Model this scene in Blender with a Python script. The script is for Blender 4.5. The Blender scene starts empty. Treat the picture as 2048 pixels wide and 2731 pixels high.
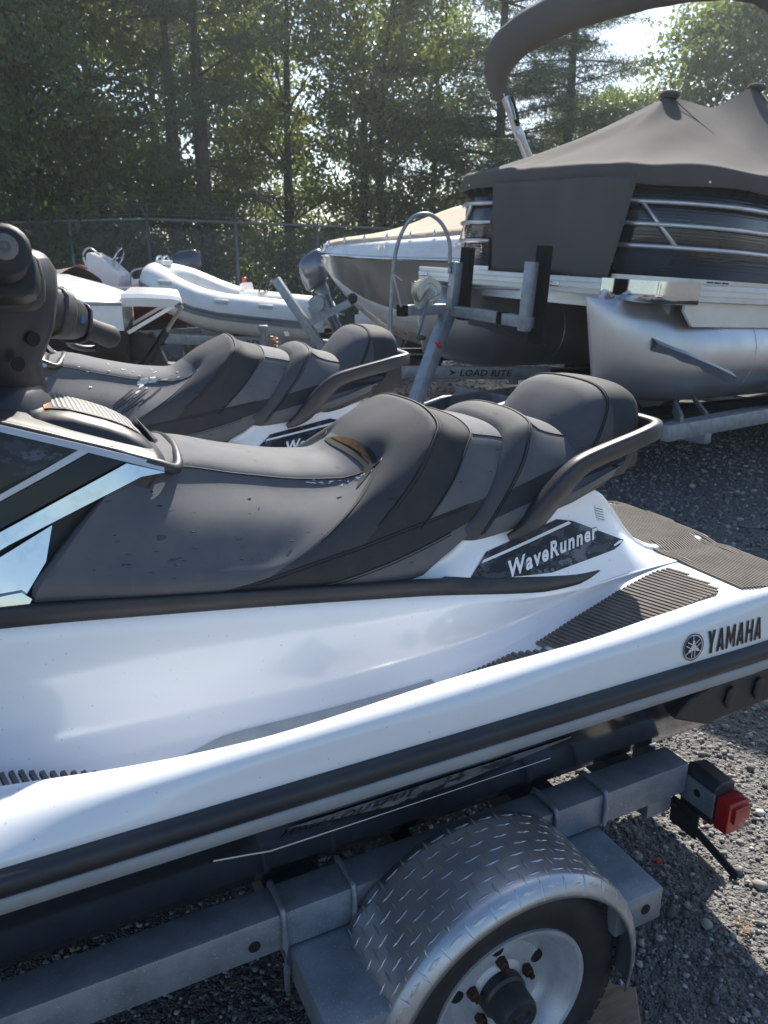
import bpy, bmesh, math, random
import numpy as np
from mathutils import Vector, Matrix

scene = bpy.context.scene
COL = scene.collection
R = math.radians

# ------------------------------------------------------------------ camera, sky, sun, exposure
cam_data = bpy.data.cameras.new('camera')
cam = bpy.data.objects.new('camera', cam_data)
COL.objects.link(cam)
cam.location = (0, 0, 1.6)
cam.rotation_euler = (R(90 - 18), 0, 0)
cam_data.sensor_fit = 'HORIZONTAL'
cam_data.sensor_width = 36.0
cam_data.lens = 36.09
cam_data.clip_start = 0.02
cam_data.clip_end = 2000
cam_data.dof.use_dof = True
cam_data.dof.focus_distance = 1.75
cam_data.dof.aperture_fstop = 11.0
scene.camera = cam

SUN_EL, SUN_AZ = 43.5, 11.0            # azimuth measured from +Y towards +X
world = bpy.data.worlds.new('World')
scene.world = world
world.use_nodes = True
wn = world.node_tree
wn.nodes.clear()
sky = wn.nodes.new('ShaderNodeTexSky')
sky.sky_type = 'NISHITA'
sky.sun_disc = False
sky.sun_elevation = R(SUN_EL)
sky.sun_rotation = R(SUN_AZ)
sky.air_density = 1.0
sky.dust_density = 1.0
sky.ozone_density = 2.0
bg = wn.nodes.new('ShaderNodeBackground')
bg.inputs['Strength'].default_value = 0.095
wo = wn.nodes.new('ShaderNodeOutputWorld')
hs = wn.nodes.new('ShaderNodeHueSaturation')
hs.inputs['Saturation'].default_value = 1.06
wn.links.new(sky.outputs[0], hs.inputs['Color'])
wn.links.new(hs.outputs[0], bg.inputs[0])
wn.links.new(bg.outputs[0], wo.inputs[0])

sun_data = bpy.data.lights.new('sun', 'SUN')
sun_data.energy = 5.0
sun_data.angle = R(0.53)
sun_data.color = (1.0, 0.94, 0.84)
sun = bpy.data.objects.new('sun', sun_data)
COL.objects.link(sun)
_sd = Vector((math.sin(R(SUN_AZ)) * math.cos(R(SUN_EL)), math.cos(R(SUN_AZ)) * math.cos(R(SUN_EL)), math.sin(R(SUN_EL))))
sun.rotation_euler = _sd.to_track_quat('Z', 'Y').to_euler()
sun.location = (0, 0, 20)

scene.view_settings.view_transform = 'Standard'
scene.view_settings.look = 'None'
scene.view_settings.exposure = 1.06
scene.view_settings.gamma = 1.0
scene.view_settings.use_curve_mapping = False

# ------------------------------------------------------------------ helpers: tags
def tag(o, label=None, cat=None, group=None, kind=None):
    if label: o['label'] = label
    if cat: o['category'] = cat
    if group: o['group'] = group
    if kind: o['kind'] = kind
    return o

def empty(name, loc=(0, 0, 0), rz=0.0):
    o = bpy.data.objects.new(name, None)
    o.empty_display_size = 0.1
    COL.objects.link(o)
    o.location = loc
    o.rotation_euler = (0, 0, rz)
    return o

def copy_tree(o, parent=None):
    c = o.copy()
    COL.objects.link(c)
    if parent is not None:
        c.parent = parent
        c.matrix_parent_inverse = o.matrix_parent_inverse
    for ch in list(o.children):
        copy_tree(ch, c)
    return c

# ------------------------------------------------------------------ helpers: materials
MATS = {}
def _sock(nt, v, inp):
    if hasattr(v, 'links') or hasattr(v, 'is_linked'):
        nt.links.new(v, inp)
    else:
        inp.default_value = v

def mth(nt, op, a, b=0.0, c=None, clamp=False):
    n = nt.nodes.new('ShaderNodeMath'); n.operation = op; n.use_clamp = clamp
    _sock(nt, a, n.inputs[0]); _sock(nt, b, n.inputs[1])
    if c is not None: _sock(nt, c, n.inputs[2])
    return n.outputs[0]

def mixc(nt, fac, a, b):
    n = nt.nodes.new('ShaderNodeMix'); n.data_type = 'RGBA'
    _sock(nt, fac, n.inputs[0])
    for v, i in ((a, 6), (b, 7)):
        if isinstance(v, (tuple, list)): v = tuple(v)[:3] + (1.0,)
        _sock(nt, v, n.inputs[i])
    return n.outputs[2]

def ramp(nt, fac, lo, hi):
    n = nt.nodes.new('ShaderNodeMapRange'); n.clamp = True
    _sock(nt, fac, n.inputs[0]); n.inputs[1].default_value = lo; n.inputs[2].default_value = hi
    return n.outputs[0]

def noise(nt, co, scale, detail=3, rough=.55):
    n = nt.nodes.new('ShaderNodeTexNoise'); n.inputs['Scale'].default_value = scale
    n.inputs['Detail'].default_value = detail; n.inputs['Roughness'].default_value = rough
    nt.links.new(co, n.inputs['Vector'])
    return n.outputs[0]

def mapping(nt, co, sc):
    n = nt.nodes.new('ShaderNodeMapping'); n.inputs['Scale'].default_value = sc
    nt.links.new(co, n.inputs[0]); return n.outputs[0]

def base(name):
    m = bpy.data.materials.new(name); m.use_nodes = True
    nt = m.node_tree; b = nt.nodes['Principled BSDF']
    co = nt.nodes.new('ShaderNodeTexCoord').outputs['Object']
    return m, nt, b, co

def g3(v): return (v, v, v) if isinstance(v, (int, float)) else tuple(v)

def M(name, col, rough=.5, metal=0.0, coat=0.0, spec=.5, col2=None, nsc=6.0, nlo=.4, nhi=.65,
      bump=None, rvar=0.0, trans=0.0, alpha=1.0, emit=None, stretch=None, speck=None, aniso=0.0):
    """Procedural principled material: noise-mixed colour, roughness variation, fine relief."""
    if name in MATS: return MATS[name]
    m, nt, b, co = base(name)
    if stretch: co = mapping(nt, co, stretch)
    col = g3(col)
    c = col + (1.0,)
    n1 = noise(nt, co, nsc, 4)
    col2 = g3(col2) if col2 is not None else tuple(x * .86 for x in col)
    cs = mixc(nt, ramp(nt, n1, nlo, nhi), col, col2)
    if speck:                                   # (scale, threshold lo, hi, colour)
        n2 = noise(nt, co, speck[0], 2)
        cs = mixc(nt, ramp(nt, n2, speck[1], speck[2]), cs, g3(speck[3]))
    nt.links.new(cs, b.inputs['Base Color'])
    b.inputs['Metallic'].default_value = metal
    b.inputs['Specular IOR Level'].default_value = spec
    b.inputs['Coat Weight'].default_value = coat
    b.inputs['Coat Roughness'].default_value = .11
    b.inputs['Transmission Weight'].default_value = trans
    b.inputs['Alpha'].default_value = alpha
    b.inputs['Anisotropic'].default_value = aniso
    n3 = noise(nt, co, nsc * 3.1, 3)
    rr = mth(nt, 'MULTIPLY_ADD', n3, rvar, rough - rvar * .5)
    nt.links.new(rr, b.inputs['Roughness'])
    if bump:                                    # (scale, strength, distance)
        bn = nt.nodes.new('ShaderNodeBump')
        bn.inputs['Strength'].default_value = bump[1]; bn.inputs['Distance'].default_value = bump[2]
        nt.links.new(noise(nt, co, bump[0], 3), bn.inputs['Height'])
        nt.links.new(bn.outputs[0], b.inputs['Normal'])
    if emit: b.inputs['Emission Color'].default_value = g3(emit) + (1,); b.inputs['Emission Strength'].default_value = 1
    MATS[name] = m
    return m

# ------------------------------------------------------------------ helpers: meshes
def obj(name, me, mat=None, parent=None, smooth=True, off=None):
    o = bpy.data.objects.new(name, me)
    COL.objects.link(o)
    if mat is not None and not me.materials: me.materials.append(mat)
    if smooth and len(me.polygons):
        me.polygons.foreach_set('use_smooth', [True] * len(me.polygons))
    if parent is not None: o.parent = parent
    if off is not None: o.location = off
    return o

def mesh(name, V, F):
    me = bpy.data.meshes.new(name)
    me.from_pydata([tuple(map(float, v)) for v in V], [], [tuple(map(int, f)) for f in F])
    me.update()
    return me

def quick_mesh(name, V, F):
    """numpy arrays V (n,3) and F (m,k) straight into a mesh."""
    V = np.asarray(V, np.float32); F = np.asarray(F, np.int32)
    me = bpy.data.meshes.new(name)
    k = F.shape[1]
    me.vertices.add(len(V)); me.vertices.foreach_set('co', V.ravel())
    me.loops.add(F.size); me.loops.foreach_set('vertex_index', F.ravel())
    me.polygons.add(len(F))
    me.polygons.foreach_set('loop_start', np.arange(0, F.size, k, dtype=np.int32))
    me.polygons.foreach_set('loop_total', np.full(len(F), k, np.int32))
    me.update(calc_edges=True); me.validate()
    return me

class MB:
    """Collects boxes, tubes, grids and polygons of ONE part into one mesh."""
    def __init__(s): s.v = []; s.f = []; s.uv = None
    def add(s, V, F):
        n = len(s.v); s.v += [tuple(map(float, v)) for v in V]; s.f += [tuple(int(i) + n for i in f) for f in F]; return s
    def box(s, c, d, rot=None, bev=0.0):
        bm = bmesh.new(); bmesh.ops.create_cube(bm, size=1)
        for v in bm.verts: v.co = Vector((v.co.x * d[0], v.co.y * d[1], v.co.z * d[2]))
        if bev > 0: bmesh.ops.bevel(bm, geom=bm.edges[:], offset=bev, segments=2, affect='EDGES', profile=.6)
        m = Matrix.Identity(3) if rot is None else rot
        return s.bm(bm, lambda co: m @ co + Vector(c))
    def bm(s, b, fn=None):
        b.verts.ensure_lookup_table(); b.verts.index_update()
        V = [fn(v.co) if fn else v.co for v in b.verts]
        F = [[v.index for v in f.verts] for f in b.faces]
        b.free()
        return s.add(V, F)
    def bar(s, a, b, w, h, up=(0, 0, 1), bev=0.0):
        """rectangular bar from a to b, width w (sideways) height h."""
        a, b = Vector(a), Vector(b); x = (b - a); L = x.length; x.normalize()
        u = Vector(up); y = u.cross(x)
        if y.length < 1e-5: y = Vector((0, 1, 0)).cross(x)
        y.normalize(); z = x.cross(y)
        m = Matrix((x, y, z)).transposed()
        return s.box((a + b) / 2, (L, w, h), m, bev)
    def tube(s, pts, r, n=10, cap=True, sec=None, up=(0, 0, 1), closed=False):
        """sweep a circle (or 2d section) along pts; r scalar or list."""
        P = [Vector(p) for p in pts]; N = len(P)
        rs = r if isinstance(r, (list, tuple)) else [r] * N
        if sec is None: sec = [(math.cos(2 * math.pi * i / n), math.sin(2 * math.pi * i / n)) for i in range(n)]
        n = len(sec); V = []; F = []
        for i in range(N):
            if closed: t = P[(i + 1) % N] - P[i - 1]
            else: t = P[min(i + 1, N - 1)] - P[max(i - 1, 0)]
            t.normalize()
            y = Vector(up).cross(t)
            if y.length < 1e-4: y = Vector((0, 1, 0)).cross(t) if abs(t.y) < .9 else Vector((1, 0, 0)).cross(t)
            y.normalize(); z = t.cross(y)
            for (a, b) in sec: V.append(P[i] + y * (a * rs[i]) + z * (b * rs[i]))
        for i in range(N if closed else N - 1):
            j = (i + 1) % N
            for k in range(n):
                F.append((i * n + k, i * n + (k + 1) % n, j * n + (k + 1) % n, j * n + k))
        if cap and not closed:
            F.append(tuple(range(n - 1, -1, -1))); F.append(tuple((N - 1) * n + k for k in range(n)))
        return s.add(V, F)
    def lathe(s, prof, c, axis, n=24, a0=0.0, a1=2 * math.pi):
        """revolve profile [(r, h)] round axis through c."""
        ax = Vector(axis).normalized()
        e1 = ax.orthogonal().normalized(); e2 = ax.cross(e1)
        full = abs(a1 - a0 - 2 * math.pi) < 1e-6
        m = n if full else n + 1
        V = []; F = []
        for i in range(m):
            a = a0 + (a1 - a0) * i / n
            for (r, h) in prof: V.append(Vector(c) + ax * h + (e1 * math.cos(a) + e2 * math.sin(a)) * r)
        k = len(prof)
        for i in range(n):
            j = (i + 1) % m
            for q in range(k - 1): F.append((i * k + q, j * k + q, j * k + q + 1, i * k + q + 1))
        return s.add(V, F)
    def grid(s, rows, close_v=False, cap=False):
        n = len(rows); k = len(rows[0]); V = [p for r in rows for p in r]; F = []
        for i in range(n - 1):
            for j in range(k if close_v else k - 1):
                F.append((i * k + j, i * k + (j + 1) % k, (i + 1) * k + (j + 1) % k, (i + 1) * k + j))
        if cap: F.append(tuple(range(k - 1, -1, -1))); F.append(tuple((n - 1) * k + j for j in range(k)))
        return s.add(V, F)
    def prism(s, poly, h, fn):
        """poly (2d) extruded by h; fn maps (a, b, c) to a point."""
        n = len(poly); V = [fn(a, b, 0.0) for a, b in poly] + [fn(a, b, h) for a, b in poly]
        F = [tuple(range(n - 1, -1, -1)), tuple(range(n, 2 * n))] + [(i, (i + 1) % n, n + (i + 1) % n, n + i) for i in range(n)]
        return s.add(V, F)
    def build(s, name, mat, parent=None, smooth=False, off=None, flip=False, auto=None, bevel=None, fix=True):
        me = mesh(name, s.v, s.f)
        if fix:
            b = bmesh.new(); b.from_mesh(me); bmesh.ops.recalc_face_normals(b, faces=b.faces[:]); b.to_mesh(me); b.free()
        o = obj(name, me, mat, parent, smooth or auto is not None, off)
        if auto is not None:
            try: me.set_sharp_from_angle(angle=R(auto))
            except Exception: pass
        if bevel:
            md = o.modifiers.new('bevel', 'BEVEL'); md.width = bevel; md.segments = 2; md.limit_method = 'ANGLE'; md.angle_limit = R(40)
        return o

def pch(*kv):
    """shape-preserving cubic through (x, y) pairs."""
    x = np.array([k for k, _ in kv], float); y = np.array([v for _, v in kv], float)
    h = np.diff(x); dl = np.diff(y) / h; m = np.zeros_like(y)
    for i in range(1, len(x) - 1):
        if dl[i - 1] * dl[i] > 0:
            w1 = 2 * h[i] + h[i - 1]; w2 = h[i] + 2 * h[i - 1]
            m[i] = (w1 + w2) / (w1 / dl[i - 1] + w2 / dl[i])
    m[0] = dl[0]; m[-1] = dl[-1]
    import bisect
    x = x.tolist(); y = y.tolist(); h = h.tolist(); m = m.tolist()
    def f(q):
        q = min(max(q, x[0]), x[-1]); i = min(bisect.bisect_right(x, q) - 1, len(h) - 1)
        t = (q - x[i]) / h[i]
        return float((1 + 2 * t) * (1 - t) ** 2 * y[i] + t * (1 - t) ** 2 * h[i] * m[i] + t * t * (3 - 2 * t) * y[i + 1] + t * t * (t - 1) * h[i] * m[i + 1])
    return f

def crom(P, sub=5, closed=False):
    """Catmull-Rom (centripetal-ish) through tuples."""
    P = [np.array(p, float) for p in P]; n = len(P); out = []
    rng = range(n) if closed else range(n - 1)
    for i in rng:
        p0 = P[i - 1] if (i > 0 or closed) else 2 * P[0] - P[1]
        p1 = P[i]; p2 = P[(i + 1) % n]
        p3 = P[(i + 2) % n] if (i + 2 < n or closed) else 2 * P[-1] - P[-2]
        for k in range(sub):
            t = k / sub
            out.append(tuple(.5 * ((2 * p1) + (-p0 + p2) * t + (2 * p0 - 5 * p1 + 4 * p2 - p3) * t * t + (-p0 + 3 * p1 - 3 * p2 + p3) * t ** 3)))
    if not closed: out.append(tuple(P[-1]))
    return out

def patch(poly, fn, cuts=6, thick=0.0):
    """2d polygon (a, b) cut finely and laid on the surface fn(a, b, lift)."""
    b = bmesh.new(); vs = [b.verts.new((p[0], p[1], 0)) for p in poly]; b.faces.new(vs)
    bmesh.ops.triangulate(b, faces=b.faces[:])
    xs = [p[0] for p in poly]; zs = [p[1] for p in poly]
    for k in range(1, cuts):
        bmesh.ops.bisect_plane(b, geom=b.verts[:] + b.edges[:] + b.faces[:], plane_co=(min(xs) + (max(xs) - min(xs)) * k / cuts, 0, 0), plane_no=(1, 0, 0))
        bmesh.ops.bisect_plane(b, geom=b.verts[:] + b.edges[:] + b.faces[:], plane_co=(0, min(zs) + (max(zs) - min(zs)) * k / cuts, 0), plane_no=(0, 1, 0))
    if thick > 0:
        top = b.faces[:]
        r = bmesh.ops.extrude_face_region(b, geom=top)
        up = {g for g in r['geom'] if isinstance(g, bmesh.types.BMVert)}
        for v in b.verts: v.co = Vector(fn(v.co.x, v.co.y, thick if v in up else 0.0))
    else:
        for v in b.verts: v.co = Vector(fn(v.co.x, v.co.y, 0.0))
    mb = MB(); mb.bm(b); return mb

def text_mesh(txt, size=1.0, bold=0.0, shear=0.0, spacing=1.0, res=3):
    """the words as a flat 2d mesh: list of (x, y) and faces, origin at lower left."""
    cu = bpy.data.curves.new('text', 'FONT'); cu.body = txt; cu.size = size; cu.offset = bold; cu.shear = shear
    cu.space_character = spacing; cu.resolution_u = res; cu.fill_mode = 'FRONT'
    o = bpy.data.objects.new('text', cu); COL.objects.link(o)
    dg = bpy.context.evaluated_depsgraph_get(); dg.update()
    me = bpy.data.meshes.new_from_object(o.evaluated_get(dg))
    V = [(v.co.x, v.co.y) for v in me.vertices]; F = [tuple(p.vertices) for p in me.polygons]
    bpy.data.objects.remove(o); bpy.data.curves.remove(cu); bpy.data.meshes.remove(me)
    x0 = min(v[0] for v in V); y0 = min(v[1] for v in V)
    return [(a - x0, b - y0) for a, b in V], F

def letters(name, txt, fn, mat, parent, width, height, bold=0.0, shear=0.0, spacing=1.0, off=None):
    """words fitted into width x height and laid on fn(a, b)."""
    V, F = text_mesh(txt, 1.0, bold, shear, spacing)
    w = max(v[0] for v in V); h = max(v[1] for v in V)
    mb = MB(); mb.add([fn(a / w * width, b / h * height) for a, b in V], F)
    return mb.build(name, mat, parent, off=off, fix=False)
# ------------------------------------------------------------------ shared materials
gel = M('white_gelcoat', (.80, .81, .82), .22, coat=.8, col2=(.76, .77, .78), nsc=2.5, rvar=.10, speck=(150, .735, .76, (.42, .40, .37)))
gelgrey = M('grey_trim_plastic', (.33, .35, .38), .42, col2=(.28, .30, .33), nsc=9, rvar=.15)
blackpl = M('black_plastic', (.022, .023, .026), .48, col2=(.032, .032, .034), nsc=14, rvar=.2, bump=(500, .12, .0004))
satinpl = M('satin_black_plastic', (.028, .029, .032), .42, col2=(.045, .043, .042), nsc=5, nlo=.45, nhi=.8, rvar=.2, bump=(700, .10, .0003))
rubber = M('black_rubber', (.020, .020, .021), .62, col2=(.04, .038, .036), nsc=11, nlo=.45, nhi=.8, rvar=.2, bump=(300, .2, .0006))
bumperm = M('bumper_rubber', (.020, .022, .028), .40, col2=(.036, .036, .040), nsc=6, nlo=.45, nhi=.8, rvar=.2)
glossblk = M('gloss_black', (.010, .011, .015), .10, spec=.35, rvar=.04)
hullblk = M('black_hull_gelcoat', (.010, .011, .014), .16, coat=.7, rvar=.05)
chrome = M('chrome', (.60, .62, .65), .05, metal=1.0, col2=(.52, .54, .58), nsc=40, nlo=.5, nhi=.75, rvar=.06)
alu = M('brushed_aluminium', (.66, .67, .69), .34, metal=.9, col2=(.56, .57, .60), nsc=3, stretch=(1, 1, 9), rvar=.14)
whitealu = M('white_powder_aluminium', (.72, .71, .70), .38, metal=.35, col2=(.64, .63, .62), nsc=4, rvar=.12)
galv = M('galvanised_steel', (.30, .33, .37), .46, metal=.55, col2=(.20, .225, .26), nsc=16, nlo=.35, nhi=.7, rvar=.25,
         bump=(220, .22, .0008), speck=(330, .66, .72, (.62, .64, .66)))
darksteel = M('dark_steel', (.05, .052, .057), .5, metal=.5, col2=(.10, .085, .07), nsc=20, nlo=.5, nhi=.8, rvar=.2)
rust = M('rusty_steel', (.075, .035, .020), .7, metal=.4, col2=(.04, .025, .018), nsc=90, bump=(240, .4, .001))
redlens = M('red_lens', (.38, .012, .012), .14, coat=.8, col2=(.26, .008, .01), nsc=30, rvar=.08)
orangelens = M('orange_lens', (.75, .20, .02), .2, coat=.5)
carpet = M('black_carpet', (.014, .014, .015), .95, spec=.1, bump=(420, .6, .002))
canvas = M('charcoal_canvas', (.088, .083, .081), .90, spec=.12, col2=(.112, .104, .099), nsc=1.7, nlo=.3, nhi=.75, bump=(650, .35, .0012))
tancanvas = M('tan_canvas', (.55, .44, .33), .85, spec=.15, col2=(.48, .38, .28), nsc=2.0, bump=(400, .3, .001))
whiteplain = M('white_fibreglass', (.78, .78, .77), .28, coat=.5, col2=(.72, .72, .71), nsc=3, rvar=.1)
taupe = M('taupe_gelcoat', (.20, .185, .165), .18, coat=.8, col2=(.18, .165, .15), nsc=1.5, rvar=.05)
tubewhite = M('inflatable_fabric', (.70, .70, .66), .5, col2=(.62, .62, .59), nsc=4, rvar=.15)
rubgrey = M('grey_rub_strake', (.16, .17, .19), .6)
motorblue = M('outboard_paint', (.045, .055, .085), .2, metal=.3, coat=.8, rvar=.05)
motorgrey = M('outboard_grey_paint', (.10, .115, .15), .22, metal=.4, coat=.8, rvar=.05)
redpaint = M('red_paint', (.45, .03, .03), .35, coat=.3)
bluepaint = M('blue_paint', (.02, .10, .35), .35)
wood = M('weathered_wood', (.30, .20, .13), .8, col2=(.20, .125, .08), nsc=5, stretch=(2, 14, 14), bump=(60, .4, .002))
brass = M('brown_foam', (.11, .060, .026), .9, spec=.1, col2=(.05, .028, .014), nsc=60, bump=(300, .6, .002))
hole_shade = M('painted_hole_shade', (.006, .006, .006), .8)  # near-black colour stands in for the shade inside holes and the tear
decalblk = M('black_vinyl_letters', (.012, .012, .013), .35)
decalwht = M('white_vinyl_letters', (.80, .80, .80), .35)
decalgry = M('grey_vinyl_letters', (.10, .10, .11), .35)
redstick = M('red_sticker', (.55, .03, .025), .4)
orangestick = M('orange_sticker', (.70, .16, .04), .4)

def camo_mat(name, a, b, c, scale, gloss=.2):
    m, nt, bs, co = base(name)
    co = mapping(nt, co, (1.0, 1.0, 1.9))
    n1 = noise(nt, co, scale, 6, .68); n2 = noise(nt, co, scale * .45, 6, .7)
    c1 = mixc(nt, mth(nt, 'GREATER_THAN', n1, .53), a, b)
    c2 = mixc(nt, mth(nt, 'GREATER_THAN', n2, .56), c1, c)
    nt.links.new(c2, bs.inputs['Base Color'])
    bs.inputs['Roughness'].default_value = gloss
    bs.inputs['Specular IOR Level'].default_value = .35
    return m
camo = camo_mat('camouflage_print', (.016, .017, .019), (.050, .053, .060), (.115, .122, .135), 26, .2)
camodark = camo_mat('dark_camouflage_print', (.007, .008, .014), (.024, .028, .042), (.060, .068, .095), 15, .10)

# ------------------------------------------------------------------ ground
def ground_material():
    m, nt, b, co = base('gravel')
    v = nt.nodes.new('ShaderNodeTexVoronoi'); v.inputs['Scale'].default_value = 62; nt.links.new(co, v.inputs['Vector'])
    v2 = nt.nodes.new('ShaderNodeTexVoronoi'); v2.inputs['Scale'].default_value = 150; nt.links.new(co, v2.inputs['Vector'])
    bw = nt.nodes.new('ShaderNodeRGBToBW'); nt.links.new(v.outputs['Color'], bw.inputs[0])
    bw2 = nt.nodes.new('ShaderNodeRGBToBW'); nt.links.new(v2.outputs['Color'], bw2.inputs[0])
    f = mth(nt, 'ADD', mth(nt, 'MULTIPLY', bw.outputs[0], .6), mth(nt, 'MULTIPLY', bw2.outputs[0], .4))
    c = mixc(nt, ramp(nt, f, .2, .85), (.075, .074, .073), (.25, .24, .225))
    c = mixc(nt, ramp(nt, noise(nt, co, .9, 5), .42, .7), c, (.13, .125, .116))
    nt.links.new(c, b.inputs['Base Color'])
    b.inputs['Roughness'].default_value = .95
    b.inputs['Specular IOR Level'].default_value = .15
    h = mth(nt, 'ADD', mth(nt, 'MULTIPLY', v.outputs['Distance'], -1.0), mth(nt, 'MULTIPLY', v2.outputs['Distance'], -.6))
    bn = nt.nodes.new('ShaderNodeBump'); bn.inputs['Strength'].default_value = .9; bn.inputs['Distance'].default_value = .012
    nt.links.new(h, bn.inputs['Height']); nt.links.new(bn.outputs[0], b.inputs['Normal'])
    return m

G = MB()
G.add([(-400, -400, 0), (400, -400, 0), (400, 400, 0), (-400, 400, 0)], [(0, 1, 2, 3)])
tag(G.build('ground', ground_material(), fix=False), 'grey gravel yard ground', None, None, 'structure')

def stone_material():
    m, nt, b, co = base('gravel_stone')
    at = nt.nodes.new('ShaderNodeAttribute'); at.attribute_name = 'tone'
    c = mixc(nt, ramp(nt, at.outputs['Fac'], 0, .8), (.075, .074, .074), (.29, .277, .258))
    c = mixc(nt, ramp(nt, at.outputs['Fac'], .85, 1.0), c, (.46, .45, .43))
    c = mixc(nt, ramp(nt, noise(nt, co, 180, 3), .4, .7), c, mixc(nt, .35, c, (.12, .115, .11)))
    nt.links.new(c, b.inputs['Base Color']); b.inputs['Roughness'].default_value = .9
    b.inputs['Specular IOR Level'].default_value = .2
    return m

def scatter_stones():
    rng = np.random.default_rng(7)
    b = bmesh.new(); bmesh.ops.create_icosphere(b, subdivisions=1, radius=1.0)
    bv = np.array([v.co[:] for v in b.verts]); bf = np.array([[v.index for v in f.verts] for f in b.faces]); b.free()
    zones = [((-1.3, 2.6), (.55, 3.4), 46000, .003, .0088), ((-.2, 2.2), (.9, 3.2), 1500, .009, .019),
             ((-1.0, 4.5), (3.4, 8.0), 16000, .008, .022), ((-5, 3), (8, 14), 7000, .012, .03)]
    Vs = []; Fs = []; Ts = []; n0 = 0
    for (xa, xb), (ya, yb), n, ra, rb in zones:
        x = rng.uniform(xa, xb, n); y = rng.uniform(ya, yb, n)
        r = ra + (rb - ra) * rng.power(.55, n) ** 1.6
        sc = rng.uniform(.6, 1.25, (n, 3)); sc[:, 2] *= .72
        jit = 1 + rng.uniform(-.28, .28, (n, len(bv)))
        a = rng.uniform(0, 6.283, n); ca, sa = np.cos(a), np.sin(a)
        P = bv[None] * jit[:, :, None] * sc[:, None, :] * r[:, None, None]
        X = P[:, :, 0] * ca[:, None] - P[:, :, 1] * sa[:, None] + x[:, None]
        Y = P[:, :, 0] * sa[:, None] + P[:, :, 1] * ca[:, None] + y[:, None]
        Z = P[:, :, 2] + (r * rng.uniform(.1, .6, n))[:, None]
        Vs.append(np.stack([X, Y, Z], -1).reshape(-1, 3))
        Fs.append((bf[None] + (np.arange(n) * len(bv))[:, None, None] + n0).reshape(-1, 3)); n0 += n * len(bv)
        Ts.append(np.repeat(rng.random(n), len(bv)))
    me = quick_mesh('gravel_stones', np.concatenate(Vs), np.concatenate(Fs))
    at = me.attributes.new('tone', 'FLOAT', 'POINT'); at.data.foreach_set('value', np.concatenate(Ts).astype(np.float32))
    tag(obj('gravel_stones', me, stone_material(), smooth=False), 'loose crushed grey stones covering the yard', 'gravel', None, 'stuff')
scatter_stones()
# ------------------------------------------------------------------ personal watercraft
# local frame: x towards the stern, y towards the far (starboard) side, z height above the yard
SKI_O = (-.80036, 1.40283, 0.0); SKI_A = R(26.1)
Z0 = .36                                     # height of the keel above the yard
OFF = (0, 0, -Z0)

half_beam = pch((-1.52, .02), (-1.45, .12), (-1.3, .28), (-1.0, .47), (-.7, .57), (-.3, .605), (0, .61), (1.45, .61), (1.66, .602), (1.78, .58), (1.83, .53))
bump_z = pch((-1.52, .92), (-1.1, .84), (-.6, .79), (0, .78), (1.83, .779))
band_z = pch((-1.52, .97), (-1.0, 1.05), (-.5, 1.05), (0, 1.025), (.34, .988), (.82, .925), (1.27, .862), (1.5, .86), (1.83, .86))
ped_y = pch((-1.5, .2), (0, .262), (.5, .262), (.9, .25), (1.05, .235), (1.3, .205), (1.42, .19), (1.55, .19), (1.83, .19))
ped_z = pch((-1.5, .98), (-1, 1.06), (0, 1.06), (.5, 1.02), (.86, .965), (.93, .985), (1.0, 1.03), (1.2, 1.055), (1.38, 1.06), (1.44, 1.02), (1.50, .945), (1.56, .89), (1.62, .866), (1.83, .864))
floor_z = pch((-1.5, .93), (-.9, .88), (-.5, .80), (-.1, .775), (.3, .762), (.6, .758), (.9, .766), (1.1, .785), (1.3, .816), (1.5, .848), (1.6, .857), (1.83, .858))
lip_y = pch((-1.5, .42), (-.6, .43), (-.2, .455), (.013, .492), (.171, .527), (.30, .547), (.423, .556), (.788, .542), (1.06, .55), (1.278, .542), (1.422, .543), (1.56, .56), (1.72, .56), (1.83, .52))
lip_z = pch((-1.5, .97), (-.8, .90), (-.2, .86), (.171, .865), (.423, .87), (.788, .88), (1.06, .89), (1.278, .90), (1.422, .91), (1.563, .912), (1.70, .902), (1.83, .888))
in_y = pch((-1.5, .34), (0, .352), (.7, .352), (1.0, .338), (1.2, .305), (1.35, .28), (1.6, .28), (1.83, .28))

def deck_half(s):
    bf = half_beam(s) / .61
    zb = min(band_z(s), ped_z(s) - .004); zf = min(floor_z(s), zb - .002); ly = lip_y(s); lz = lip_z(s)
    if s > 1.45: bf = 1.0
    hb = half_beam(s)
    k = [(0, ped_z(s) + .004), (ped_y(s) * .7, ped_z(s) + .003), (ped_y(s) - .012, ped_z(s)), (ped_y(s) + .004, ped_z(s) - .012 - .25 * max(0, ped_z(s) - zb - .03)),
         (.297 if s < .95 else min(.297, ped_y(s) + .075), zb), (.312 if s < .9 else max(.27, .312 - .08 * (s - .9)), zb - .25 * (zb - zf)),
         (in_y(s) - .026, zf + .30 * (zb - zf)), (in_y(s), zf + .07 * (zb - zf)), (in_y(s) + .035, zf),
         (max(in_y(s) + .045, ly - .055), zf), (ly - .022, zf + .05 * (lz - zf)), (ly - .006, lz - .028), (ly + .002, lz - .006), (ly + .018, lz), ]
    k = [(y * bf, z) for y, z in k]
    w = max(0.0, hb - (ly + .018) * bf)
    k += [((ly + .018) * bf + w * .38, lz - .006), ((ly + .018) * bf + w * .66, lz - .020), (hb - .008, lz - .045), (hb - .004, bump_z(s) + .022), (hb - .004, bump_z(s) - .02)]
    return k

_DC = {}
def deck_curve(s):
    q = round(s, 3)
    if q not in _DC: _DC[q] = crom(deck_half(q), 6)
    return _DC[q]

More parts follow.
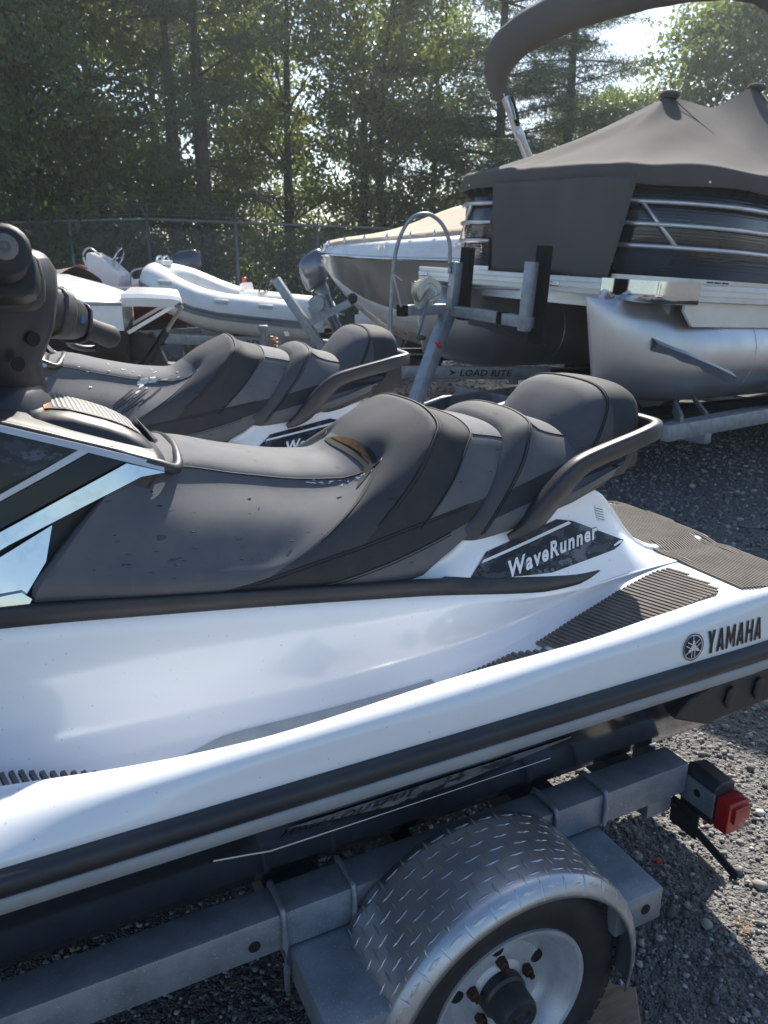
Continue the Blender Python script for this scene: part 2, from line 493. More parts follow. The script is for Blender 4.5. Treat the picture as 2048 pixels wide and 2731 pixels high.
def deck_point(s, y):
    """height of the deck surface under lateral |y|."""
    k = deck_curve(s); y = abs(y)
    for a, b in zip(k[:-1], k[1:]):
        if a[0] <= y <= b[0] and b[0] > a[0]:
            return a[1] + (b[1] - a[1]) * (y - a[0]) / (b[0] - a[0])
    return k[-1][1]

def side_y(s, z, lo=4, hi=18):
    """lateral distance of the inner body side (pedestal and flank) at height z."""
    k = deck_curve(s)[lo * 3:]
    best = None
    for a, b in zip(k[:-1], k[1:]):
        if (a[1] - z) * (b[1] - z) <= 0 and abs(a[1] - b[1]) > 1e-6 and b[0] < .5:
            return a[0] + (b[0] - a[0]) * (a[1] - z) / (a[1] - b[1])
    return k[-1][0] if best is None else best

def outer_y(s, z):
    """lateral distance of the outer gunwale face at height z."""
    k = deck_curve(s)
    for a, b in zip(k[-1:0:-1], k[-2::-1]):
        if (a[1] - z) * (b[1] - z) <= 0 and abs(a[1] - b[1]) > 1e-6:
            return a[0] + (b[0] - a[0]) * (a[1] - z) / (a[1] - b[1])
    return k[-1][0]

# ---- seats: surface position for station t (= fore-aft place on the crown) and w (0 crown .. 1 lower edge)
f_zt = pch((.345, 1.252), (.40, 1.248), (.52, 1.219), (.65, 1.194), (.725, 1.188), (.76, 1.203), (.81, 1.236), (.87, 1.266), (.916, 1.286), (.938, 1.294), (.947, 1.293), (.962, 1.282), (.985, 1.270), (1.05, 1.252), (1.13, 1.234), (1.18, 1.215), (1.205, 1.185))
f_ys = pch((.345, .175), (.40, .150), (.5, .132), (.70, .132), (.76, .150), (.84, .168), (.92, .184), (.942, .192), (.953, .184), (.975, .173), (1.03, .164), (1.12, .157), (1.19, .153), (1.205, .145))
f_dr = pch((.345, .022), (.5, .036), (.7, .040), (.78, .044), (.9, .052), (.97, .048), (1.05, .040), (1.205, .036))
f_sb = pch((.345, .095), (.45, .17), (.60, .315), (.76, .455), (.94, .62), (1.05, .735), (1.205, .862))
f_zb = pch((.095, 1.052), (.2, 1.034), (.347, 1.012), (.574, .978), (.80, .942), (.862, .95))
f_yb = pch((.345, .290), (.6, .294), (.94, .285), (1.205, .262))
def front_seat(t, w):
    sg = -1 if w >= 0 else 1; w = abs(w)
    zt, ys, dr, sb = f_zt(t), f_ys(t), f_dr(t), f_sb(t); zb, yb = f_zb(sb), f_yb(t)
    K = _sec(zt, ys, dr, zb, yb)
    y, z, g = _at(K, w)
    g_ = max(0.0, g) ** (.52 + .48 * min(1, (t - .345) / .22))
    s = t + (sb - t) * g_
    return (s + .035 * _cr(t) * min(1, (y / .14)) ** 2 * (1 - g), sg * y, z)
def _cr(t): return math.exp(-((t - .77) / .05) ** 2)
def _sec(zt, ys, dr, zb, yb, bulge=.0):
    return [(0, 0, zt, 0), (.16, ys * .5, zt - dr * .10, 0), (.30, ys * .9, zt - dr * .55, .02), (.40, ys * 1.08, zt - dr * 1.1, .10),
            (.55, ys * 1.08 + (yb - ys * 1.08) * .50, zt - dr * 1.1 + (zb - zt + dr * 1.1) * .27, .32),
            (.75, ys * 1.08 + (yb - ys * 1.08) * .86, zt - dr * 1.1 + (zb - zt + dr * 1.1) * .62, .66),
            (.92, yb + .004, zb + .028, .93), (1, yb - .008, zb, 1)]
def _at(K, w):
    for i in range(len(K) - 1):
        if w <= K[i + 1][0] + 1e-9: break
    p0 = K[i - 1] if i else (-K[1][0], -K[1][1], K[1][2], K[1][3]); p1, p2 = K[i], K[i + 1]
    p3 = K[i + 2] if i + 2 < len(K) else tuple(2 * np.array(K[-1]) - np.array(K[-2]))
    t = (w - p1[0]) / (p2[0] - p1[0]); o = []
    for c in (1, 2, 3):
        m1 = (p2[c] - p0[c]) / (p2[0] - p0[0]) * (p2[0] - p1[0]); m2 = (p3[c] - p1[c]) / (p3[0] - p1[0]) * (p2[0] - p1[0])
        o.append((1 + 2 * t) * (1 - t) ** 2 * p1[c] + t * (1 - t) ** 2 * m1 + t * t * (3 - 2 * t) * p2[c] + t * t * (t - 1) * m2)
    return o
r_zt = pch((1.105, 1.185), (1.125, 1.222), (1.15, 1.246), (1.197, 1.258), (1.208, 1.257), (1.24, 1.238), (1.29, 1.222), (1.40, 1.205), (1.5, 1.2))
r_ys = pch((1.105, .125), (1.17, .150), (1.203, .160), (1.225, .151), (1.28, .150), (1.38, .150), (1.5, .150))
r_sb = pch((1.105, .955), (1.15, .97), (1.20, 1.0), (1.29, 1.10), (1.40, 1.24), (1.5, 1.40))
r_zb = pch((.955, 1.012), (1.0, 1.006), (1.12, 1.018), (1.25, 1.05), (1.40, 1.10))
r_yb = pch((1.105, .244), (1.2, .252), (1.5, .235))
def rear_seat(t, w):
    sg = -1 if w >= 0 else 1; w = abs(w)
    sb = r_sb(t)
    y, z, g = _at(_sec(r_zt(t), r_ys(t), .03, r_zb(sb), r_yb(t)), w)
    return (t + (sb - t) * g, sg * y, z)

def loft_seat(fn, t0, t1, nt, nw, ends):
    """closed-end loft with UV = (t, |w|); ends = (front curl, rear curl) depths."""
    ws = [-1 + 2 * i / nw for i in range(nw + 1)]
    rows = []; uv = []
    ts = [t0 + (t1 - t0) * i / nt for i in range(nt + 1)]
    def inset(t, k, ds):
        P = [np.array(fn(t, w)) for w in ws]; out = []
        c = np.mean(P, 0); c[1] = 0; c[2] = min(p[2] for p in P) + .02
        for p in P:
            q = p + (c - p) * k; q[0] = p[0] + (c[0] - p[0]) * k * .25 + ds; q[2] = p[2] + (c[2] - p[2]) * k * .8; out.append(tuple(q))
        return out
    for k, ds in ((.30, ends[0] * 1.1), (.12, ends[0] * .9), (.035, ends[0] * .5)): rows.append(inset(t0, k, -ds)); uv.append(t0)
    for t in ts: rows.append([fn(t, w) for w in ws]); uv.append(t)
    for k, ds in ((.035, ends[1] * .5), (.12, ends[1] * .9), (.30, ends[1] * 1.1)): rows.append(inset(t1, k, ds)); uv.append(t1)
    mb = MB(); mb.grid(rows); n = len(ws)
    # under side
    mb.f += [tuple(i * n for i in range(len(rows))) + tuple(i * n + n - 1 for i in range(len(rows) - 1, -1, -1))]
    mb.f += [tuple(range(n)), tuple((len(rows) - 1) * n + j for j in range(n - 1, -1, -1))]
    mb.tv = [u for u in uv for _ in ws]
    return mb

def vinyl_base(name, seams=()):
    m, nt, b, co = base(name)
    b.inputs['Roughness'].default_value = .5
    b.inputs['Specular IOR Level'].default_value = .25
    bn = nt.nodes.new('ShaderNodeBump'); bn.inputs['Strength'].default_value = .22; bn.inputs['Distance'].default_value = .0006
    v = nt.nodes.new('ShaderNodeTexVoronoi'); v.inputs['Scale'].default_value = 620; nt.links.new(co, v.inputs['Vector'])
    hh = mth(nt, 'ADD', v.outputs['Distance'], mth(nt, 'MULTIPLY', noise(nt, co, 28, 4), 1.2))
    for t0 in seams:                               # the cover is drawn in along each seam
        at = nt.nodes.new('ShaderNodeAttribute'); at.attribute_name = 'station'
        d = mth(nt, 'DIVIDE', mth(nt, 'SUBTRACT', at.outputs['Fac'], t0), .007)
        hh = mth(nt, 'SUBTRACT', hh, mth(nt, 'MULTIPLY', mth(nt, 'POWER', 2.718, mth(nt, 'MULTIPLY', mth(nt, 'MULTIPLY', d, d), -1.0)), 7.0))
    nt.links.new(hh, bn.inputs['Height'])
    nt.links.new(bn.outputs[0], b.inputs['Normal'])
    rr = mth(nt, 'MULTIPLY_ADD', noise(nt, co, 9, 4), .14, .70)
    nt.links.new(rr, b.inputs['Roughness'])
    return m, nt, b, co
def finish_vinyl(nt, b, co, mask):
    lite = mixc(nt, ramp(nt, noise(nt, co, 11, 5), .38, .72), (.098, .103, .115), (.128, .128, .132))
    dark = mixc(nt, ramp(nt, noise(nt, co, 13, 5), .40, .75), (.030, .032, .037), (.042, .042, .044))
    c = mixc(nt, mask, lite, dark)
    scuff = ramp(nt, noise(nt, mapping(nt, co, (16, 16, 60)), 1.3, 2), .70, .72)      # scratches
    c = mixc(nt, mth(nt, 'MULTIPLY', scuff, .55), c, (.03, .03, .035))
    dust = ramp(nt, noise(nt, co, 190, 2), .70, .78)
    c = mixc(nt, mth(nt, 'MULTIPLY', dust, .25), c, (.30, .29, .27))
    nt.links.new(c, b.inputs['Base Color'])
def xyz(nt, co):
    n = nt.nodes.new('ShaderNodeSeparateXYZ'); nt.links.new(co, n.inputs[0]); return n.outputs
def front_vinyl():
    m, nt, b, co = vinyl_base('seat_vinyl', (.942, 1.045, 1.20))
    at = nt.nodes.new('ShaderNodeAttribute'); at.attribute_name = 'station'; t = at.outputs['Fac']
    x, y, z = xyz(nt, co)
    zt = mth(nt, 'MULTIPLY_ADD', x, .136, 1.007 - .136 * .375)
    u = mth(nt, 'SUBTRACT', x, .52)
    zb = mth(nt, 'ADD', mth(nt, 'MULTIPLY_ADD', u, .04, .980), mth(nt, 'MULTIPLY', mth(nt, 'MULTIPLY', u, u), .25))
    below_top = mth(nt, 'LESS_THAN', z, zt)
    stripe = mth(nt, 'MULTIPLY', below_top, mth(nt, 'GREATER_THAN', z, zb))
    tri = mth(nt, 'LESS_THAN', z, mth(nt, 'MULTIPLY_ADD', x, .55, .934 - .55 * .831))
    hump = mth(nt, 'MULTIPLY', mth(nt, 'MULTIPLY', mth(nt, 'GREATER_THAN', t, .942), mth(nt, 'LESS_THAN', t, 1.045)), mth(nt, 'GREATER_THAN', z, zt))
    face = mth(nt, 'MULTIPLY', mth(nt, 'MULTIPLY', mth(nt, 'GREATER_THAN', t, .778), mth(nt, 'LESS_THAN', t, .9421)), mth(nt, 'GREATER_THAN', z, zt))
    mask = mth(nt, 'MAXIMUM', mth(nt, 'MAXIMUM', stripe, tri), hump)
    mask = mth(nt, 'MAXIMUM', mask, mth(nt, 'MULTIPLY', face, .75))
    finish_vinyl(nt, b, co, mask); return m
def rear_vinyl():
    m, nt, b, co = vinyl_base('rear_seat_vinyl', (1.205,))
    at = nt.nodes.new('ShaderNodeAttribute'); at.attribute_name = 'station'; t = at.outputs['Fac']
    x, y, z = xyz(nt, co)
    zt = mth(nt, 'MULTIPLY_ADD', x, .20, 1.105 - .20 * 1.08); zb = mth(nt, 'MULTIPLY_ADD', x, .20, 1.060 - .20 * 1.08)
    stripe = mth(nt, 'MULTIPLY', mth(nt, 'MULTIPLY', mth(nt, 'LESS_THAN', z, zt), mth(nt, 'GREATER_THAN', z, zb)), mth(nt, 'GREATER_THAN', t, 1.205))
    mask = mth(nt, 'MAXIMUM', stripe, mth(nt, 'MULTIPLY', mth(nt, 'LESS_THAN', t, 1.205), .5))
    finish_vinyl(nt, b, co, mask); return m
def plain_vinyl():
    m, nt, b, co = vinyl_base('backrest_vinyl')
    x, y, z = xyz(nt, co)
    mask = mth(nt, 'GREATER_THAN', x, 1.4265)
    finish_vinyl(nt, b, co, mth(nt, 'MULTIPLY_ADD', mask, .55, .35)); return m

thread = M('seam_thread', (.016, .016, .018), .7)
mat_rub = M('ridged_deck_mat', (.13, .118, .106), .85, spec=.2, col2=(.17, .155, .14), nsc=12, bump=(400, .3, .0006))

def seam_line(name, fn, pts, parent, r=.0018, lift=.0006):
    P = [Vector(fn(t, w)) for t, w in pts]
    Q = []
    for p in P:
        n = Vector((0, p.y, (p.z - 1.02) * .9)); n.normalize(); Q.append(p + n * lift)
    return MB().tube(Q, r, 5).build(name, thread, parent, smooth=True)

def ridged(poly, zfn, along, pitch, depth, basez=.002):
    """rubber mat: outline poly in (s, y), ridges running along a direction; a real ridge every pitch metres."""
    ax = Vector((along[0], along[1], 0)).normalized(); nx = Vector((-ax.y, ax.x, 0))
    pts = [Vector((p[0], p[1], 0)) for p in poly]
    lo = min(p.dot(nx) for p in pts); hi = max(p.dot(nx) for p in pts)
    mb = MB(); n = int((hi - lo) / pitch)
    def clip(c):
        xs = []
        for i in range(len(pts)):
            a, b = pts[i], pts[(i + 1) % len(pts)]; da, db = a.dot(nx) - c, b.dot(nx) - c
            if da * db < 0: xs.append((a + (b - a) * (da / (da - db))).dot(ax))
        xs.sort(); return (xs[0], xs[-1]) if len(xs) >= 2 else None
    for i in range(n):
        c0 = lo + (i + .5) * pitch
        rows = []
        span = [clip(c0 - pitch * .42), clip(c0 + pitch * .42)]
        if None in span: continue
        a0 = max(span[0][0], span[1][0]); a1 = min(span[0][1], span[1][1])
        if a1 - a0 < .006: continue
        seg = max(2, int((a1 - a0) / .04))
        for k in range(seg + 1):
            q = a0 + (a1 - a0) * k / seg; row = []
            for dc, h in ((-.5, -.001), (-.40, depth), (.12, depth), (.20, -.001)):
                p = ax * q + nx * (c0 + dc * pitch)
                row.append((p.x, p.y, zfn(p.x, p.y) + basez + h))
            rows.append(row)
        mb.grid(rows)
    return mb

camohull = camo_mat('hull_camouflage_print', (.12, .125, .14), (.17, .175, .19), (.02, .021, .026), 22, .3)
GLYPH = {'Y': (.62, [[(0, 1), (.22, 1), (.31, .66), (.31, .42), (.20, .42)], [(.62, 1), (.40, 1), (.31, .66), (.31, .42), (.42, .42)], [(.20, .42), (.42, .42), (.42, 0), (.20, 0)]]),
         'A': (.64, [[(0, 0), (.20, 0), (.32, .74), (.32, 1), (.21, 1)], [(.64, 0), (.44, 0), (.32, .74), (.32, 1), (.43, 1)], [(.21, .17), (.43, .17), (.41, .33), (.23, .33)]]),
         'M': (.76, [[(0, 0), (.18, 0), (.18, 1), (0, 1)], [(.58, 0), (.76, 0), (.76, 1), (.58, 1)], [(.18, 1), (.18, .58), (.38, .10), (.38, .50)], [(.58, 1), (.58, .58), (.38, .10), (.38, .50)]]),
         'H': (.62, [[(0, 0), (.19, 0), (.19, 1), (0, 1)], [(.43, 0), (.62, 0), (.62, 1), (.43, 1)], [(.19, .41), (.43, .41), (.43, .59), (.19, .59)]])}
def block_letters(name, txt, fn, mat, parent, width, height):
    tot = sum(GLYPH[c][0] for c in txt) + .13 * (len(txt) - 1); k = width / tot; x = 0; mb = MB()
    for c in txt:
        for poly in GLYPH[c][1]: mb.add([fn((x + a) * k, b * height) for a, b in poly], [tuple(range(len(poly)))])
        x += GLYPH[c][0] + .13
    return mb.build(name, mat, parent, fix=False)
silver = M('silver_paint', (.50, .52, .55), .30, metal=.3, coat=.5)
def make_ski():
    root = empty('personal_watercraft', (SKI_O[0], SKI_O[1], Z0), SKI_A)
    P = dict(parent=root, off=OFF)
    # deck body, both sides
    SS = [-1.52, -1.48, -1.4, -1.3, -1.15, -1.0, -.8, -.6, -.4, -.25] + [-.1 + .04 * i for i in range(49)]
    rows = []
    for s in SS:
        h = crom(deck_half(s), 6)
        rows.append([(s, -y, z) for y, z in h[::-1]] + [(s, y, z) for y, z in h[1:]])
    mb = MB(); mb.grid(rows)
    n = len(rows[0]); mb.f.append(tuple((len(rows) - 1) * n + j for j in range(n - 1, -1, -1)))
    body = mb.build('deck_body', gel, smooth=True, **P)
    # bumper rail and the grey strip under it
    SB = [-1.52, -1.49, -1.44, -1.36, -1.25, -1.1, -.9, -.7, -.4, 0, .4, .8, 1.2, 1.5, 1.66, 1.74, 1.79, 1.82, 1.83]
    def rail(name, prof, mat):
        for sg in (-1, 1):
            rr = []
            for s in SB:
                rr.append([(s + dx, sg * (half_beam(s) + a), bump_z(s) + c) for a, c in prof for dx in (0,)])
            m = MB(); m.grid(rr, close_v=True, cap=True); m.build(name, mat, smooth=True, **P)
    rail('bumper', crom([(-.02, .021), (.004, .021), (.014, .012), (.017, 0), (.012, -.014), (.002, -.021), (-.02, -.021)], 3), bumperm)
    rail('bumper_strip', [(-.03, -.022), (.004, -.022), (.006, -.028), (.002, -.050), (-.006, -.054), (-.03, -.054)], gelgrey)
    # hull
    rows = []
    for s in SB:
        hb = half_beam(s); zb = bump_z(s) - .045; e = max(0, (-s - .6) / .95); kz = .37 + .30 * e ** 2
        pr = [(hb - .012, zb), (hb - .03, zb - .05), (hb * .86, zb - .16 * (1 - .5 * e)), (hb * .80, .5 * (zb - .16) + .5 * (kz + .09)), (hb * .74, kz + .115), (hb * .40, kz + .06), (0, kz)]
        rows.append([(s, -y, z) for y, z in pr] + [(s, y, z) for y, z in pr[-2::-1]])
    mb = MB(); mb.grid(rows); n = len(rows[0]); mb.f.append(tuple((len(rows) - 1) * n + j for j in range(n)))
    hull = mb.build('hull', hullblk, auto=35, **P)
    # transom sponson and ride plate under the stern
    for sg in (-1, 1):
        m = MB()
        pr = [(1.30, .66), (1.34, .70), (1.40, .715), (1.84, .718), (1.84, .640), (1.46, .622), (1.40, .618)]
        m.prism(pr, .06, lambda a, b, c: (a, sg * (.535 + c), b))
        for k in range(5): m.prism([(1.44 + .09 * k, .665), (1.45 + .09 * k, .702), (1.47 + .09 * k, .702), (1.465 + .09 * k, .665), (1.46 + .09 * k, .642)], .012, lambda a, b, c: (a, sg * (.594 + c), b))
        m.build('sponson', blackpl, auto=30, bevel=.006, **P)
    MB().bar((1.62, 0, .42), (1.95, 0, .44), .30, .03, bev=.008).build('ride_plate', blackpl, **P)
    nz = MB(); nz.lathe([(.085, 0), (.085, .10), (.065, .17), (.055, .17), (.07, .10)], (1.80, 0, .53), (1, 0, 0), 24); nz.build('jet_nozzle', darksteel, auto=40, **P)
    # black trim band along the flank under the seat
    for sg in (-1, 1):
        rr = []
        for i in range(60):
            s = -.9 + (1.352 + .9) * i / 59; zb = band_z(s)
            hgt = .036 if s < .15 else max(.001, pch((.15, .036), (.8, .032), (1.1, .034), (1.27, .022), (1.352, .001))(s))
            bz = pch((-.9, -.0), (1.0, 0), (1.27, 0.0), (1.352, .016))(s)
            y0 = lambda z: side_y(s, z) if s > .9 else .297 + .0 * z
            zz = [zb + bz, zb + bz + .1 * hgt, zb + bz + .9 * hgt, zb + bz + hgt]
            bf = half_beam(s) / .61 if s < 0 else 1
            rr.append([(s, sg * (y0(z) * bf + lf), z) for z, lf in zip(zz, (.001, .005, .004, .001))] + [(s, sg * ((y0(zz[3]) - .02) * bf), zz[3])])
        m = MB(); m.grid(rr); m.build('trim_band', blackpl, smooth=True, **P)
    # seats
    def seat(name, fn, t0, t1, mat, ends):
        mb = loft_seat(fn, t0, t1, 64, 60, ends)
        me = mesh(name, mb.v, mb.f)
        at = me.attributes.new('station', 'FLOAT', 'POINT'); at.data.foreach_set('value', np.array(mb.tv, np.float32))
        b = bmesh.new(); b.from_mesh(me); bmesh.ops.recalc_face_normals(b, faces=b.faces[:]); b.to_mesh(me); b.free()
        o = obj(name, me, mat, root, True, OFF)
        try: me.set_sharp_from_angle(angle=R(60))
        except Exception: pass
        return o
    fs = seat('front_seat', front_seat, .345, 1.205, front_vinyl(), (.012, .02))
    rs = seat('rear_seat', rear_seat, 1.105, 1.5, rear_vinyl(), (.014, .0))
    lin = lambda a, b, n: [a + (b - a) * i / n for i in range(n + 1)]
    for sg in (1, -1):
        seam_line('seam', front_seat, [(t, sg * .345) for t in lin(.36, .80, 24)], fs)
        seam_line('seam', front_seat, [(t, sg * .32) for t in lin(1.05, 1.195, 12)], fs)
        seam_line('seam', rear_seat, [(t, sg * .33) for t in lin(1.21, 1.42, 14)], rs)
    for t in (.942, 1.045): seam_line('seam', front_seat, [(t, w) for w in lin(-.72, .72, 60)], fs, .0024)
    seam_line('seam', front_seat, [(.953, w) for w in lin(-.66, .66, 60)], fs, .0012)
    seam_line('seam', front_seat, [(.80, w) for w in lin(.34, .72, 16)], fs, .0018)
    seam_line('seam', rear_seat, [(1.205, w) for w in lin(-.96, .96, 60)], rs, .0024)
    seam_line('seam', rear_seat, [(1.213, w) for w in lin(-.96, .96, 60)], rs, .0012)
    # stripe stitching on the flank
    def on_front(s, z):
        lo, hi = .345, 1.205
        for _ in range(13):
            t = (lo + hi) / 2
            w0, w1 = .05, 1.0
            for _ in range(13):
                w = (w0 + w1) / 2; p = front_seat(t, w)
                if p[2] > z: w0 = w
                else: w1 = w
            p = front_seat(t, (w0 + w1) / 2)
            if p[0] < s: lo = t
            else: hi = t
        return (t, (w0 + w1) / 2)
    st = lambda s: 1.007 + .136 * (s - .375)
    sb_ = lambda s: .98 + .04 * (s - .52) + .25 * (s - .52) ** 2
    for f, a, b in ((st, .40, .985), (sb_, .56, .93)):
        for dz in (.0, .006):
            seam_line('seam', front_seat, [on_front(s, f(s) - dz) for s in lin(a, b, 26)], fs, .0014 if dz == 0 else .0009)
    # backrest
    rows = []
    def outline(k, dz, wy=.178):
        a = [(-.165, 1.075), (-.184, 1.12), (-.190, 1.18), (-.184, 1.240), (-.162, 1.284), (-.105, 1.309), (0, 1.316)]
        a = a + [(-y, z) for y, z in a[-2::-1]]
        a = crom(a, 4)
        return [(y * k, 1.15 + (z - 1.15) * (1 - (1 - k) * .8) + dz) for y, z in a]
    prof = [(1.380, .30), (1.383, .62), (1.392, .86), (1.405, .955), (1.424, .992), (1.428, .998), (1.445, 1.0), (1.475, .99), (1.50, .965), (1.515, .91), (1.522, .80), (1.524, .3)]
    for s, k in prof:
        rows.append([(s - min(1, max(0, (1.524 - s) / .144)) * (1.316 - z) * .74 + .45 * y * y, y, z) for y, z in outline(k, 0)])
    mb = MB(); mb.grid(rows); n = len(rows[0])
    mb.f += [tuple(range(n)), tuple((len(rows) - 1) * n + j for j in range(n - 1, -1, -1))]
    mb.f += [tuple(i * n for i in range(len(rows))) + tuple(i * n + n - 1 for i in range(len(rows) - 1, -1, -1))]
    br = mb.build('backrest', plain_vinyl(), smooth=True, **P)
    for k in (4, 5):
        s = prof[k][0]
        MB().tube([(p[0], p[1] * 1.004, p[2] + .0012) for p in rows[k]], .0022 if k == 4 else .0012, 5).build('seam', thread, br, smooth=True)
    # grab rail
    half = [(1.085, .250, 1.000), (1.115, .260, 1.016), (1.15, .263, 1.045), (1.20, .264, 1.098), (1.24, .264, 1.135), (1.275, .262, 1.155), (1.34, .258, 1.172), (1.44, .253, 1.193), (1.485, .248, 1.203), (1.525, .230, 1.207), (1.548, .18, 1.208)]
    path = crom([(s, -y, z) for s, y, z in half] + [(1.556, 0, 1.208)] + half[::-1], 4)
    N = len(path)
    rs_ = [(.0185 + .0045 * math.exp(-((min(i, N - 1 - i) - 12) / 8) ** 2)) * min(1, .35 + .65 * min(i, N - 1 - i) / 8) for i in range(N)]
    sec = [(math.copysign(abs(math.cos(a)) ** .5, math.cos(a)) * .85, math.copysign(abs(math.sin(a)) ** .5, math.sin(a)) * 1.15) for a in [2 * math.pi * i / 16 for i in range(16)]]
    MB().tube(path, rs_, sec=sec).build('grab_rail', satinpl, auto=50, **P)
    for sg in (-1, 1):                       # bracket web under the rail
        m = MB(); m.prism([(1.10, 1.0), (1.20, 1.075), (1.27, 1.12), (1.40, 1.15), (1.46, 1.15), (1.40, 1.075), (1.30, 1.04), (1.18, 1.012)], .055, lambda a, b, c: (a, sg * (.155 + c), b))
        m.build('rail_bracket', blackpl, auto=30, bevel=.01, **P)
    m = MB(); m.bar((1.50, -.16, 1.14), (1.50, .16, 1.14), .10, .10, bev=.02); m.build('seat_back_shell', blackpl, auto=40, **P)
    # ridged mats
    zz = lambda s, y: deck_point(s, y)
    for sg in (-1, 1):
        ridged([(1.075, sg * .372), (1.22, sg * .338), (1.40, sg * .303), (1.52, sg * .288), (1.568, sg * .295), (1.572, sg * .44), (1.54, sg * .462), (1.3, sg * .464), (1.13, sg * .43)], zz, (.25, sg * 1.0), .0135, .005).build('footwell_mat', mat_rub, auto=30, fix=False, **P)
        ridged([(.76, sg * .44), (.86, sg * .392), (1.03, sg * .372), (1.10, sg * .40), (1.06, sg * .47), (.9, sg * .475), (.76, sg * .46)], zz, (.25, sg * 1.0), .0135, .005).build('footwell_mat', mat_rub, auto=30, fix=False, **P)
        ridged([(-.45, sg * .36), (-.1, sg * .365), (.04, sg * .375), (.15, sg * .42), (.19, sg * .455), (-.05, sg * .44), (-.45, sg * .40)], zz, (.25, sg * 1.0), .0135, .006, .024).build('footwell_mat', mat_rub, auto=30, fix=False, **P)
    ridged([(1.60, -.47), (1.615, -.24), (1.635, -.12), (1.645, 0), (1.635, .12), (1.615, .24), (1.60, .47), (1.70, .50), (1.80, .475), (1.815, .40), (1.82, 0), (1.815, -.40), (1.80, -.475), (1.70, -.50)], zz, (0, 1), .0085, .0035).build('platform_mat', mat_rub, auto=30, fix=False, **P)
    for sg in (-1, 1):                       # grey strip laid along the footwell floor
        rr = [[(s, sg * y, deck_point(s, y) + .0025) for y in [lip_y(s) - .03 - (lip_y(s) - .03 - in_y(s) - .022) * min(1, .1 + (s - .02) * 2.5) * (1 - k / 5) for k in range(6)]] for s in [.02 + .05 * i for i in range(17)]]
        m = MB(); m.grid(rr); m.build('footwell_floor', M('footwell_grey', (.42, .435, .435), .6, col2=(.36, .375, .375), nsc=20, bump=(500, .4, .001)), smooth=True, **P)
    # console (hood, dash flank) ahead of the seat
    cz = pch((-1.45, .98), (-1.2, 1.08), (-.8, 1.25), (-.4, 1.365), (-.1, 1.395), (.083, 1.347), (.20, 1.303), (.345, 1.247), (.40, 1.22))
    cw = pch((-1.45, .06), (-1.2, .17), (-.8, .21), (-.3, .215), (.05, .200), (.40, .172))
    bw = pch((-1.45, .14), (-1.2, .27), (-.8, .29), (-.3, .282), (.05, .268), (.12, .262), (.40, .235))
    def console_half(s):
        z, w, b = cz(s), cw(s), bw(s); zb = band_z(s) - .02
        return [(0, z + .012), (w * .6, z + .010), (w * .92, z + .002), (w + .004, z - .014), (w + (b - w) * .45, z - .45 * (z - zb)), (b, zb + .04), (b, zb)]
    _CC = {}
    def con_curve(s):
        q = round(s, 3)
        if q not in _CC: _CC[q] = crom(console_half(q), 5)
        return _CC[q]
    def con_y(s, z):
        k = con_curve(s)
        for a, b in zip(k[8:-1], k[9:]):
            if (a[1] - z) * (b[1] - z) <= 0 and abs(a[1] - b[1]) > 1e-7: return a[0] + (b[0] - a[0]) * (a[1] - z) / (a[1] - b[1])
        return k[-1][0] if z < k[-1][1] else k[10][0]
    rows = []
    for s in [-1.45, -1.35, -1.2, -1.0, -.8, -.6, -.4, -.2, -.1, 0, .05, .1, .15, .2, .25, .3, .335, .352]:
        h = crom(console_half(s), 5); top = h[10][1]; bot = h[-1][1]
        e_ = max(0.0, (s + .1) / .45) * .235
        h = [(s - e_ * min(1, max(0, (top - z) / (top - bot))), y, z) for y, z in h]
        rows.append([(q, -y, z) for q, y, z in h[::-1]] + [(q, y, z) for q, y, z in h[1:]])
    mb = MB(); mb.grid(rows); n = len(rows[0]); mb.f += [tuple((len(rows) - 1) * n + j for j in range(n))]
    con = mb.build('console', satinpl, smooth=True, **P)
    for sg in (-1, 1):
        lay = lambda lift: (lambda a, b, c: (a, sg * (con_y(a, b) + lift + c), b))
        e = lambda s, d: cz(s) - d
        # camouflage panel, silver edge lines, gloss panel, chrome strips
        patch([(-.75, e(-.75, .10)), (-.75, e(-.75, .02)), (-.1, e(-.1, .012)), (.083, 1.332), (.203, 1.286), (.045, 1.232), (-.2, 1.13), (-.5, 1.09)], lay(.0015), 6, .002).build('camouflage_panel', camodark, con, auto=40)
        patch([(-.6, e(-.6, .014)), (-.1, e(-.1, .004)), (.083, 1.343), (.2, 1.299), (.345, 1.243), (.345, 1.229), (.2, 1.287), (.083, 1.332), (-.1, e(-.1, .014)), (-.6, e(-.6, .024))], lay(.002), 8, .003).build('edge_trim', silver, con, auto=40)
        patch([(-.2, 1.118), (.055, 1.226), (.203, 1.289), (.215, 1.281), (.06, 1.218), (-.2, 1.108)], lay(.002), 6, .004).build('edge_trim', silver, con, auto=40)
        patch([(-.2, 1.106), (.06, 1.216), (.216, 1.279), (.275, 1.257), (.06, 1.176), (-.2, 1.07)], lay(.0025), 6, .003).build('gloss_panel', glossblk, con, auto=40)
        patch([(-.2, 1.066), (.058, 1.172), (.277, 1.255), (.345, 1.229), (.30, 1.228), (.07, 1.150), (-.2, 1.038)], lay(.003), 6, .010).build('chrome_strip', chrome, con, auto=25)
        patch([(-.15, 1.10 - .045), (.02, 1.118), (.140, 1.170), (.122, 1.112), (.082, 1.062), (-.05, 1.052), (-.2, 1.056)], lay(.003), 5, .010).build('chrome_strip', chrome, con, auto=25)
        patch([(-.25, 1.07), (.02, 1.128), (.048, 1.118), (.02, 1.065), (-.25, 1.062)], lay(.015), 4, .003).build('gloss_panel', glossblk, con, auto=40)
